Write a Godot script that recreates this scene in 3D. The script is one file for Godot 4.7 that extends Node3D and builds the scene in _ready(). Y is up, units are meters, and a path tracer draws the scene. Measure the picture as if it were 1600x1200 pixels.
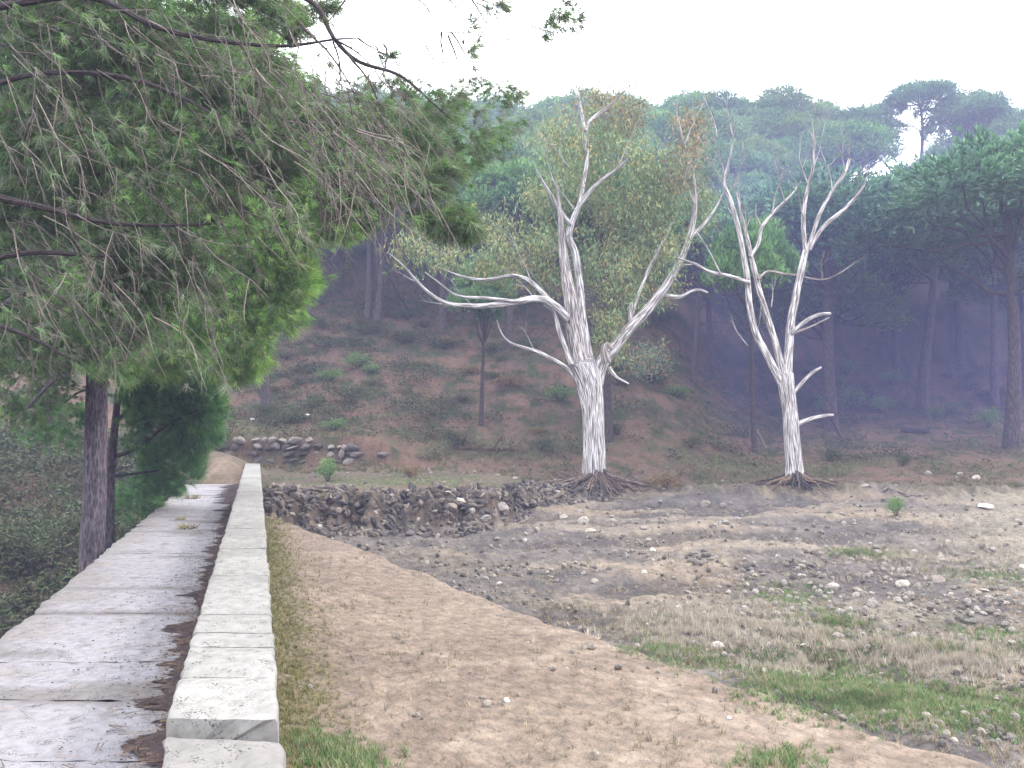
extends Node3D

# ---------------------------------------------------------------- camera model
const EYE := Vector3(0, 1.6, 0)
const FOCAL := 1400.0          # in pixels of the 1600 x 1200 photograph
var cam_basis := Basis()

# ---------------------------------------------------------------- helpers
var big := FastNoiseLite.new()
var mid := FastNoiseLite.new()
var fine := FastNoiseLite.new()
var patch := FastNoiseLite.new()
var used := {}
var M := {}
const T1 := Vector2(2.83, 30.5)
const T2 := Vector2(9.65, 30.5)

class Shape:
	var v := PackedVector3Array()
	var n := PackedVector3Array()
	var c := PackedColorArray()
	var uv := PackedVector2Array()
	var ix := PackedInt32Array()
	func tri(a: Vector3, b: Vector3, d: Vector3, col: Color) -> void:
		var k := v.size()
		v.push_back(a); v.push_back(b); v.push_back(d)
		var nn := (d - a).cross(b - a).normalized()
		n.push_back(nn); n.push_back(nn); n.push_back(nn)
		c.push_back(col); c.push_back(col); c.push_back(col)
		uv.push_back(Vector2(0, 0)); uv.push_back(Vector2(1, 0)); uv.push_back(Vector2(0, 1))
		ix.push_back(k); ix.push_back(k + 1); ix.push_back(k + 2)
	func tube(p: PackedVector3Array, r: PackedFloat32Array, sides: int, col: Color, wob := 0.0, rng: RandomNumberGenerator = null, flute := 0.0) -> void:
		var k := v.size()
		var up := Vector3(0.31, 0.2, 0.93)
		var run := 0.0
		for i in p.size():
			var t := (p[mini(i + 1, p.size() - 1)] - p[maxi(i - 1, 0)]).normalized()
			var s := t.cross(up)
			if s.length() < 0.05:
				s = t.cross(Vector3(1, 0, 0))
			s = s.normalized()
			up = s.cross(t).normalized()
			if i > 0:
				run += p[i].distance_to(p[i - 1])
			for j in sides + 1:
				var a := TAU * (j % sides) / sides
				var q := s * cos(a) + up * sin(a)
				var rr := r[i]
				if wob > 0.0 and rng:
					rr *= 1.0 + wob * (sin(a * 3.0 + run * 1.3) * 0.5 + sin(a * 5.0 - run * 2.1) * 0.35 + sin(run * 5.0 + a) * 0.3)
				if flute > 0.0:
					rr *= 1.0 + flute * sin(a * 6.0 + run * 0.4) + flute * 0.6 * sin(a * 11.0 - run * 0.7)
				v.push_back(p[i] + q * rr)
				n.push_back(q)
				c.push_back(col)
				uv.push_back(Vector2(float(j) / sides * maxf(0.12, r[0]) * 6.0, run))
		for i in p.size() - 1:
			for j in sides:
				var a := k + i * (sides + 1) + j
				var b := a + sides + 1
				var g := (v[b] - v[a]).cross(v[a + 1] - v[a])
				if g.dot(n[a]) > 0.0:
					ix.push_back(a); ix.push_back(a + 1); ix.push_back(b)
					ix.push_back(a + 1); ix.push_back(b + 1); ix.push_back(b)
				else:
					ix.push_back(a); ix.push_back(b); ix.push_back(a + 1)
					ix.push_back(a + 1); ix.push_back(b); ix.push_back(b + 1)
		# close the far end with a small fan
		var e := v.size()
		var last := p.size() - 1
		var tip := (p[last] - p[last - 1]).normalized()
		v.push_back(p[last] + tip * r[last] * 0.6)
		n.push_back(tip); c.push_back(col); uv.push_back(Vector2(0, run))
		for j in sides:
			var a := k + last * (sides + 1) + j
			var g := (v[e] - v[a]).cross(v[a + 1] - v[a])
			if g.dot(tip) > 0.0:
				ix.push_back(a); ix.push_back(a + 1); ix.push_back(e)
			else:
				ix.push_back(a); ix.push_back(e); ix.push_back(a + 1)
	# a grid of points, rows x cols, lit smoothly
	func sheet(pts: PackedVector3Array, cols: PackedColorArray, nc: int, flip := false) -> void:
		var k := v.size()
		var nr := pts.size() / nc
		for i in pts.size():
			var rr := i / nc
			var cc := i % nc
			var dx := pts[rr * nc + mini(cc + 1, nc - 1)] - pts[rr * nc + maxi(cc - 1, 0)]
			var dy := pts[mini(rr + 1, nr - 1) * nc + cc] - pts[maxi(rr - 1, 0) * nc + cc]
			var nn := dx.cross(dy).normalized()
			if flip:
				nn = -nn
			v.push_back(pts[i]); n.push_back(nn); c.push_back(cols[i]); uv.push_back(Vector2(pts[i].x, pts[i].z))
		for i in nr - 1:
			for j in nc - 1:
				var a := k + i * nc + j
				if flip:
					ix.append_array(PackedInt32Array([a, a + 1, a + nc, a + 1, a + nc + 1, a + nc]))
				else:
					ix.append_array(PackedInt32Array([a, a + nc, a + 1, a + 1, a + nc, a + nc + 1]))
	func mesh(flat := false) -> ArrayMesh:
		var arr := []
		arr.resize(Mesh.ARRAY_MAX)
		arr[Mesh.ARRAY_VERTEX] = v
		if not flat:
			arr[Mesh.ARRAY_NORMAL] = n
		arr[Mesh.ARRAY_COLOR] = c
		if uv.size() == v.size():
			arr[Mesh.ARRAY_TEX_UV] = uv
		arr[Mesh.ARRAY_INDEX] = ix
		var m := ArrayMesh.new()
		m.add_surface_from_arrays(Mesh.PRIMITIVE_TRIANGLES, arr)
		return m

func rng_of(s: int) -> RandomNumberGenerator:
	var r := RandomNumberGenerator.new()
	r.seed = s
	return r

func numbered(called: String) -> String:
	var k: int = used.get(called, 0)
	used[called] = k + 1
	return called if k == 0 else "%s_%03d" % [called, k]

func tag(o: Node, label: String, category := "", group := "", kind := "") -> Node:
	if label: o.set_meta("label", label)
	if category: o.set_meta("category", category)
	if group: o.set_meta("group", group)
	if kind: o.set_meta("kind", kind)
	return o

func base(called: String, where := Vector3.ZERO) -> Node3D:
	var o := Node3D.new()
	o.name = numbered(called)
	o.position = where
	add_child(o)
	return o

func obj(called: String, m: Mesh, mt: Material, parent: Node = null) -> MeshInstance3D:
	var o := MeshInstance3D.new()
	o.mesh = m
	o.material_override = mt
	if parent == null:
		o.name = numbered(called)
		add_child(o)
	else:
		var same := 0
		for ch in parent.get_children():
			if str(ch.name) == called or str(ch.name).begins_with(called + "_0") or str(ch.name).begins_with(called + "_1"):
				same += 1
		o.name = called if same == 0 else "%s_%03d" % [called, same]
		parent.add_child(o, true)
	return o

func scatter(called: String, m: Mesh, mt: Material, places: Array, tints: PackedColorArray, parent: Node = null) -> MultiMeshInstance3D:
	var mm := MultiMesh.new()
	mm.transform_format = MultiMesh.TRANSFORM_3D
	mm.use_colors = true
	mm.mesh = m
	mm.instance_count = places.size()
	for i in places.size():
		mm.set_instance_transform(i, places[i])
		mm.set_instance_color(i, tints[i])
	var o := MultiMeshInstance3D.new()
	o.multimesh = mm
	o.material_override = mt
	if parent == null:
		o.name = numbered(called)
		add_child(o)
	else:
		o.name = called
		parent.add_child(o, true)
	o.set_meta("kind", "stuff")
	return o

func copy_of(o: Node3D) -> Node3D:
	var c: Node3D = o.duplicate()
	c.name = numbered(str(o.get_meta("stem")))
	add_child(c)
	return c

func ordinal(k: int) -> String:
	var ones := ["first", "second", "third", "fourth", "fifth", "sixth", "seventh", "eighth", "ninth", "tenth", "eleventh", "twelfth", "thirteenth", "fourteenth", "fifteenth", "sixteenth", "seventeenth", "eighteenth", "nineteenth"]
	if k < 20:
		return ones[k - 1]
	var tens := ["twent", "thirt", "fort", "fift", "sixt", "sevent"]
	var t: String = tens[k / 10 - 2]
	return t + "ieth" if k % 10 == 0 else t + "y-" + ones[k % 10 - 1]

func pw(a: Array, t: float) -> float:      # piecewise linear through Vector2s, smooth between
	if t <= a[0].x:
		return a[0].y
	for i in range(1, a.size()):
		if t <= a[i].x:
			return lerpf(a[i - 1].y, a[i].y, (t - a[i - 1].x) / (a[i].x - a[i - 1].x))
	return a[a.size() - 1].y

func ray(px: float, py: float) -> Vector3:
	return cam_basis * Vector3((px - 800.0) / FOCAL, (600.0 - py) / FOCAL, -1.0)

func at(px: float, py: float, depth: float) -> Vector3:
	return EYE + ray(px, py) * depth

func pixel(p: Vector3) -> Vector2:
	var q := cam_basis.inverse() * (p - EYE)
	return Vector2(800.0 - q.x / q.z * FOCAL, 600.0 + q.y / q.z * FOCAL)

func on_ground(px: float, py: float) -> Vector3:   # where the sight line to that spot of the photograph meets the terrain
	var r := ray(px, py)
	var t := 2.0
	var last := t
	while t < 180.0:
		var p := EYE + r * t
		if p.y < height(p.x, p.z):
			var lo := last
			var hi := t
			for i in 14:
				var m := (lo + hi) * 0.5
				p = EYE + r * m
				if p.y < height(p.x, p.z): hi = m
				else: lo = m
			return EYE + r * hi
		last = t
		t += 0.1 + t * 0.01
	return EYE + r * 60.0

func wall_pt(s: float, d: float, y: float) -> Vector3:    # s metres right of the line along the dam, d metres ahead
	return Vector3(s - 0.2843 * d, y, -d)

# ---------------------------------------------------------------- the lie of the land
const BED := [Vector2(-20, -1.3), Vector2(4, -1.25), Vector2(12, -1.05), Vector2(18, -0.9), Vector2(24, -0.82), Vector2(28, -0.78), Vector2(31, -0.6), Vector2(40, -0.3)]
const EDGE := [Vector2(-10, 16), Vector2(0, 11), Vector2(4, 6.2), Vector2(6.26, 3.6), Vector2(7.6, 2.7), Vector2(8.6, 2.03), Vector2(10.8, 0.77), Vector2(12.8, -0.5), Vector2(15, -1.75), Vector2(18, -3.6), Vector2(20.9, -5.6), Vector2(23, -7), Vector2(40, -13)]
const FRONT := [Vector2(-14, 21), Vector2(-5.7, 21.6), Vector2(-3, 22.3), Vector2(-0.6, 23), Vector2(0.4, 26.6), Vector2(1.2, 28.6), Vector2(2.5, 29.6), Vector2(4.5, 30.2), Vector2(8, 30.0), Vector2(10, 29.9), Vector2(30, 31.5)]
const GULLY := [Vector2(-20, -5), Vector2(6, -4.3), Vector2(14, -3.6), Vector2(20, -2.4), Vector2(25, -1.1), Vector2(29, 0.2), Vector2(33, 1.2), Vector2(60, 8)]
const HILL_L := [Vector2(32.5, 0.15), Vector2(32.75, 1.15), Vector2(37, 1.6), Vector2(41, 2.9), Vector2(52, 7.4), Vector2(80, 18.5), Vector2(103, 31.2), Vector2(112, 30), Vector2(170, 8), Vector2(420, -20)]
const HILL_M := [Vector2(31, -0.2), Vector2(34, 0.4), Vector2(38, 1.5), Vector2(42, 3.0), Vector2(52, 7.0), Vector2(80, 18.5), Vector2(103, 30.6), Vector2(112, 29.5), Vector2(170, 8), Vector2(420, -20)]
const HILL_R := [Vector2(31, -0.45), Vector2(33, -0.33), Vector2(40, 0.63), Vector2(52, 2.6), Vector2(60, 6), Vector2(80, 17), Vector2(103, 29.3), Vector2(110, 28.5), Vector2(170, 8), Vector2(420, -20)]

func zones(x: float, d: float) -> Vector3:    # weights of gully, dam and lake side
	var s := x + 0.2843 * d
	var w := 0.05 + smoothstep(25.0, 30.0, d) * 1.5
	var l := 1.0 - smoothstep(-1.8 - w, -1.7 + w, s)
	var r := smoothstep(-0.1 - w, 0.0 + w, s)
	return Vector3(l, maxf(0.0, 1.0 - l - r), r)

func bank_share(x: float, d: float) -> float:
	var e := pw(EDGE, d) + mid.get_noise_2d(x * 2.0, d * 2.0) * 0.25
	return smoothstep(-0.35, 0.15, e - x)

func terrace(x: float, d: float) -> float:
	var f := pw(FRONT, x) + mid.get_noise_2d(x * 3.0, 40.0) * 1.5
	return smoothstep(f - 1.3, f + 0.7, d)

func height(x: float, z: float) -> float:
	var d := -z
	var s := x + 0.2843 * d
	var b := big.get_noise_2d(x, z)
	var m := mid.get_noise_2d(x, z)
	var f := fine.get_noise_2d(x, z)
	var near_h := 0.0
	if d < 34.0:
		var zw := zones(x, d)
		var hl := pw(GULLY, d) + maxf(0.0, -(s + 5.0)) * 0.2 + m * 0.35 + b * 0.5
		var mound := smoothstep(24.6, 28.0, d) * exp(-pow((s + 1.3) / 1.9, 2.0))
		var hm := -1.0 + smoothstep(24.8, 26.0, d) * 0.95 + mound * 0.8 + f * 0.03
		var bed := pw(BED, d)
		var k := bank_share(x, d)
		var rough := bed + m * 0.16 + f * 0.07 + b * 0.12
		rough -= 0.10 * smoothstep(0.08, 0.26, patch.get_noise_2d(x * 0.4, z * 2.2 + 20.0))
		# a narrow washed-out rut across the bed
		var rut := absf(x - (3.9 + (11.4 - d) * 0.66 + m * 0.25))
		if d > 7.5 and d < 13.0:
			rough -= 0.24 * exp(-pow(rut / 0.2, 2.0)) * smoothstep(7.5, 9.0, d) * smoothstep(13.0, 11.5, d)
		var bank := -0.93 + 0.36 * exp(-maxf(s, 0.0) / 2.4) + m * 0.035 + f * 0.012 + smoothstep(12.0, 22.0, d) * 0.12 + 0.07
		var hr := lerpf(rough - 0.12 * smoothstep(6.0, 9.0, d) * smoothstep(22.0, 18.0, d), maxf(bank, bed + 0.12), k)
		var t := terrace(x, d)
		var cut := t * (1.0 - t) * 4.0
		var top := lerpf(-0.02, -0.42, smoothstep(-0.8, 2.2, x)) + m * 0.16 + f * 0.03
		hr = lerpf(hr, top, t) + cut * (fine.get_noise_2d(x * 1.7, z * 1.7) * 0.22 + m * 0.15)
		var a := Vector2(x, d)
		hr += 0.16 * exp(-a.distance_squared_to(T1) / 0.9) + 0.12 * exp(-a.distance_squared_to(T2) / 0.8)
		near_h = hl * zw.x + hm * zw.y + hr * zw.z
	if d < 31.0:
		return near_h
	var r := x / maxf(d, 5.0)
	var hl := pw(HILL_L, d)
	var hm2 := pw(HILL_M, d)
	var hr2 := pw(HILL_R, d)
	var wl := 1.0 - smoothstep(-0.16, -0.09, r)
	var wr := smoothstep(0.12, 0.3, r)
	var h := lerpf(lerpf(hm2, hl, wl), hr2, wr)
	h += m * lerpf(0.12, 0.3, smoothstep(36.0, 60.0, d)) + f * 0.05 + b * lerpf(0.1, 1.3, smoothstep(40.0, 80.0, d))
	return lerpf(near_h, h, smoothstep(31.0, 32.3, d))

func soil(x: float, z: float, h: float) -> Color:
	var d := -z
	var s := x + 0.2843 * d
	var p := patch.get_noise_2d(x, z)
	var q := patch.get_noise_2d(x * 3.1 + 50.0, z * 3.1)
	var g := patch.get_noise_2d(x * 9.0, z * 9.0 + 90.0)
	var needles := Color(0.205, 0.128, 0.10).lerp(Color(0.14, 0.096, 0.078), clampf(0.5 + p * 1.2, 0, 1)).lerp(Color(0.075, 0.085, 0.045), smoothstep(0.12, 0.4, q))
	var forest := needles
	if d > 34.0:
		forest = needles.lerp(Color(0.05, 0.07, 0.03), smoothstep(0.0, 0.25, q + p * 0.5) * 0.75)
	var near_c := needles
	if d < 38.0:
		var zw := zones(x, d)
		var gully := Color(0.15, 0.10, 0.075).lerp(Color(0.05, 0.055, 0.035), smoothstep(-0.15, 0.2, p))
		var mound := Color(0.30, 0.235, 0.18).lerp(Color(0.22, 0.175, 0.13), clampf(0.5 + q, 0, 1))
		var tan := Color(0.32, 0.258, 0.214).lerp(Color(0.27, 0.213, 0.178), clampf(0.5 + p * 1.3 + g * 0.3, 0, 1)).lerp(Color(0.375, 0.305, 0.255), smoothstep(0.1, 0.45, q))
		var strip := smoothstep(0.75, 0.15, s + q * 0.5 + g * 0.3) * smoothstep(1.0, 4.0, d)
		tan = tan.lerp(Color(0.20, 0.18, 0.085), strip * 0.7)
		var bed := Color(0.20, 0.18, 0.175).lerp(Color(0.125, 0.115, 0.118), clampf(0.5 + q * 1.4, 0, 1)).lerp(Color(0.29, 0.24, 0.195), smoothstep(0.0, 0.4, p + g * 0.25) * (1.0 - smoothstep(3.5, 1.0, x - pw(EDGE, d)) * 0.85 * smoothstep(6.5, 8.5, d)))
		bed = bed.lerp(Color(0.36, 0.31, 0.26), smoothstep(0.05, 0.3, patch.get_noise_2d(x * 0.5 + 70.0, z * 1.6)) * 0.6 * smoothstep(1.5, 5.0, x - pw(EDGE, d)))
		bed = bed.lerp(Color(0.095, 0.085, 0.088), smoothstep(0.08, 0.26, patch.get_noise_2d(x * 0.4, z * 2.2 + 20.0)) * 0.75)
		bed = bed.lerp(Color(0.13, 0.15, 0.07), smoothstep(0.12, 0.32, patch.get_noise_2d(x * 1.3 - 30.0, z * 2.2)) * smoothstep(15.0, 11.0, d) * 0.8)
		var pale := smoothstep(0.40, 0.62, x / maxf(d, 1.0)) * smoothstep(14.0, 19.0, d) * smoothstep(32.5, 30.0, d)
		bed = bed.lerp(Color(0.35, 0.32, 0.265).lerp(Color(0.28, 0.255, 0.205), clampf(0.5 + g, 0, 1)), pale * 0.85)
		if d > 7.5 and d < 13.0:
			var rut := absf(x - (3.9 + (11.4 - d) * 0.66 + mid.get_noise_2d(x, z) * 0.25) - 0.1)
			bed = bed.lerp(Color(0.13, 0.09, 0.06), exp(-pow(rut / 0.16, 2.0)) * smoothstep(8.0, 9.0, d) * smoothstep(13.0, 11.5, d) * clampf(0.7 + g, 0, 1))
		var k := bank_share(x, d)
		var lake := bed.lerp(tan, k)
		var t := terrace(x, d)
		var cut := t * (1.0 - t) * 4.0
		lake = lake.lerp(Color(0.16, 0.125, 0.095).lerp(Color(0.12, 0.13, 0.065), smoothstep(-0.1, 0.25, q)), t * 0.85)
		lake = lake.lerp(Color(0.085, 0.068, 0.06).lerp(Color(0.19, 0.14, 0.11), smoothstep(0.05, 0.35, g)), clampf(cut * 1.2, 0, 1) * smoothstep(1.6, -0.6, x))
		near_c = gully * zw.x + mound * zw.y + lake * zw.z
		near_c.a = 1.0
	# a grassier shelf at the foot of the slope
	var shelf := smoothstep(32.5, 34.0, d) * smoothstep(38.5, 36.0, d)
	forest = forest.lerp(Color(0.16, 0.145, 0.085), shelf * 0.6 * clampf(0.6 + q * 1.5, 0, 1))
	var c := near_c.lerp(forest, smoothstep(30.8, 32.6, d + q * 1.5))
	var calm := 1.0
	if d < 22.0 and s > 0.0:
		calm = lerpf(1.0, 0.4, bank_share(x, d))
	return c * (1.0 + (g * 0.25 + fine.get_noise_2d(x * 3.0, z * 3.0) * 0.18) * calm)

func build_ground() -> void:
	var turns := PackedFloat32Array()
	var a := -180.0
	while a < 180.0:
		turns.push_back(deg_to_rad(a))
		a += 0.17 if absf(a) < 36.0 else (0.6 if absf(a) < 50.0 else 4.0)
	turns.push_back(deg_to_rad(180.0))
	var nc := turns.size()
	var pts := PackedVector3Array()
	var cols := PackedColorArray()
	var r := 1.2
	while r < 420.0:
		for t in turns:
			var x := sin(t) * r
			var z := -cos(t) * r
			var h := height(x, z)
			pts.push_back(Vector3(x, h, z))
			cols.push_back(soil(x, z, h))
		r *= 1.0115 if r < 60.0 else (1.03 if r < 130.0 else 1.12)
	var sh := Shape.new()
	sh.sheet(pts, cols, nc, false)
	var o := obj("ground", sh.mesh(), M.ground)
	tag(o, "dry lake bed, tan earth bank and needle covered hillside", "", "", "structure")

# ---------------------------------------------------------------- materials
func grain(freq: float, seed_: int, lo: Color, hi: Color, size := 512, octaves := 5, kind := FastNoiseLite.TYPE_SIMPLEX_SMOOTH, stretch := Vector2(1, 1), specks := false) -> ImageTexture:
	var nz := FastNoiseLite.new()
	nz.seed = seed_
	nz.noise_type = kind
	nz.frequency = freq
	nz.fractal_octaves = octaves
	nz.fractal_gain = 0.6
	var im := nz.get_seamless_image(int(size * stretch.x), int(size * stretch.y))
	if stretch != Vector2(1, 1):
		im.resize(size, size, Image.INTERPOLATE_CUBIC)
	im.convert(Image.FORMAT_RGB8)
	var raw := im.get_data()
	for i in raw.size() / 3:
		var t := raw[i * 3] / 255.0
		raw[i * 3] = int(clampf(lerpf(lo.r, hi.r, t), 0, 1) * 255.0)
		raw[i * 3 + 1] = int(clampf(lerpf(lo.g, hi.g, t), 0, 1) * 255.0)
		raw[i * 3 + 2] = int(clampf(lerpf(lo.b, hi.b, t), 0, 1) * 255.0)
	if specks:      # lichen and pits: small dark freckles gathered in patches
		nz.frequency = 0.11
		nz.fractal_octaves = 3
		var a := nz.get_seamless_image(size, size).get_data()
		nz.seed = seed_ + 1
		nz.frequency = 0.012
		var b := nz.get_seamless_image(size, size).get_data()
		for i in size * size:
			var k := clampf((a[i] + b[i] * 0.6 - 262.0) / 30.0, 0.0, 1.0)
			if k > 0.0:
				for c in 3:
					raw[i * 3 + c] = int(raw[i * 3 + c] * (1.0 - 0.5 * k))
	return ImageTexture.create_from_image(Image.create_from_data(size, size, false, Image.FORMAT_RGB8, raw))

func mat(tex: Texture2D, scale := 0.0, bump: Texture2D = null, depth := 1.0, rough := 0.9) -> StandardMaterial3D:
	var m := StandardMaterial3D.new()
	m.vertex_color_use_as_albedo = true
	m.roughness = rough
	m.metallic_specular = 0.3
	m.cull_mode = BaseMaterial3D.CULL_DISABLED
	if tex:
		m.albedo_texture = tex
	if bump:
		m.heightmap_enabled = true
		m.heightmap_texture = bump
		m.heightmap_scale = depth
	if scale > 0.0:
		m.uv1_triplanar = true
		m.uv1_world_triplanar = true
		m.uv1_scale = Vector3.ONE * scale
	return m

func leafy(tint: Color, through: Color) -> StandardMaterial3D:
	var m := StandardMaterial3D.new()
	m.vertex_color_use_as_albedo = true
	m.albedo_color = tint
	m.roughness = 0.75
	m.metallic_specular = 0.3
	m.cull_mode = BaseMaterial3D.CULL_DISABLED
	m.backlight_enabled = true
	m.backlight = through
	return m

func build_materials() -> void:
	var soft := grain(0.012, 3, Color(0.72, 0.72, 0.72), Color(1.12, 1.1, 1.08), 1024, 8)
	var lumps := grain(0.02, 5, Color(0, 0, 0), Color(1, 1, 1), 1024, 6)
	M.ground = mat(soft, 0.33, lumps, 4.5, 0.95)
	M.ground.albedo_color = Color(0.64, 0.625, 0.61).linear_to_srgb()
	var conc := grain(0.02, 8, Color(0.86, 0.85, 0.845), Color(1.08, 1.08, 1.07), 1024, 7, FastNoiseLite.TYPE_SIMPLEX_SMOOTH, Vector2(1, 1), true)
	var pits := grain(0.03, 9, Color(0, 0, 0), Color(1, 1, 1), 512, 5)
	M.concrete = mat(conc, 0.5, pits, 0.5, 0.95)
	M.concrete.albedo_color = Color(0.80, 0.80, 0.80).linear_to_srgb()
	M.stone = mat(grain(0.02, 12, Color(0.6, 0.58, 0.55), Color(1.15, 1.15, 1.15), 512, 6), 2.2, pits, 3.0, 0.85)
	var streak := grain(0.012, 21, Color(0.16, 0.12, 0.10), Color(1.28, 1.28, 1.29), 512, 5, FastNoiseLite.TYPE_SIMPLEX_SMOOTH, Vector2(4, 1))
	M.pale_bark = mat(streak, 0.0, grain(0.02, 22, Color(0, 0, 0), Color(1, 1, 1), 512, 5, FastNoiseLite.TYPE_SIMPLEX_SMOOTH, Vector2(5, 1)), 2.5, 0.75)
	M.pale_bark.uv1_scale = Vector3(0.5, 0.2, 1)
	M.pine_bark = mat(grain(0.02, 31, Color(0.4, 0.38, 0.4), Color(1.25, 1.22, 1.22), 512, 5, FastNoiseLite.TYPE_CELLULAR, Vector2(2, 1)), 0.0, grain(0.02, 32, Color(0, 0, 0), Color(1, 1, 1), 512, 4, FastNoiseLite.TYPE_CELLULAR, Vector2(2, 1)), 4.0, 0.95)
	M.pine_bark.uv1_scale = Vector3(0.8, 0.5, 1)
	M.wood = mat(streak, 0.0, null, 1.0, 0.9)
	M.needle = leafy(Color(1, 1, 1), Color(0.6, 0.7, 0.4))
	M.crown = []
	for t in [Color(1, 1, 1), Color(0.93, 1.0, 0.9), Color(1.0, 0.97, 0.86), Color(0.9, 0.95, 0.95), Color(0.86, 0.92, 1.0)]:
		M.crown.append(leafy(t, Color(0.5, 0.6, 0.35)))
	M.leaf = leafy(Color(1, 1, 1), Color(0.5, 0.52, 0.3))
	M.grass = leafy(Color(0.84, 0.84, 0.84).linear_to_srgb(), Color(0.3, 0.3, 0.15))
	M.litter = mat(soft, 1.4, lumps, 2.0, 1.0)

# ---------------------------------------------------------------- the dam
func rough_block(s0: float, s1: float, d0: float, d1: float, y0: float, y1: float, rng: RandomNumberGenerator, tone: Color, chip := 0.018) -> ArrayMesh:
	# a cast block: a domed-over sheet across the top and down both long sides, with ragged arrises, and two end faces
	var prof := []     # (across 0..1, height 0..1)
	prof.append_array([Vector2(0, 0), Vector2(0, 0.5), Vector2(0, 0.93), Vector2(0.025, 1.0)])
	for i in range(1, 8):
		prof.append(Vector2(i / 8.0, 1.0))
	prof.append_array([Vector2(0.975, 1.0), Vector2(1, 0.93), Vector2(1, 0.5), Vector2(1, 0)])
	var nc := prof.size()
	var nr := maxi(4, int((d1 - d0) / 0.09))
	var pts := PackedVector3Array()
	var cols := PackedColorArray()
	for i in nr + 1:
		var d := lerpf(d0, d1, float(i) / nr)
		var endy := chip * 0.9 if i == 0 or i == nr else 0.0
		for j in nc:
			var s := lerpf(s0, s1, prof[j].x)
			var y := lerpf(y0, y1, prof[j].y)
			var edge := 1.0 if (j <= 3 or j >= nc - 4) else 0.35
			s += fine.get_noise_3d(s * 3.0, y * 5.0, d * 4.0) * chip * edge
			if prof[j].y > 0.9:
				y += mid.get_noise_2d(s * 9.0, d * 7.0) * chip * 0.8 * edge - endy - maxf(0.0, fine.get_noise_2d(s * 5.0 + 7.0, d * 3.0) - 0.35) * chip * 3.0
			var dd := d
			if i == 0 or i == nr:
				dd += fine.get_noise_2d(s * 8.0, d0 * 31.0 + i) * chip * 0.8
			pts.push_back(wall_pt(s, dd, y))
			cols.push_back(tone * (1.0 + fine.get_noise_2d(s * 4.0, d * 4.0) * 0.12 + patch.get_noise_2d(s * 5.0, d * 5.0) * 0.2))
	var sh := Shape.new()
	sh.sheet(pts, cols, nc, false)
	for e in [0, nr]:
		var o: int = e * nc
		for j in range(1, nc - 2):
			if e == 0: sh.tri(pts[o], pts[o + j + 1], pts[o + j], tone)
			else: sh.tri(pts[o], pts[o + j], pts[o + j + 1], tone)
	return sh.mesh()

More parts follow.
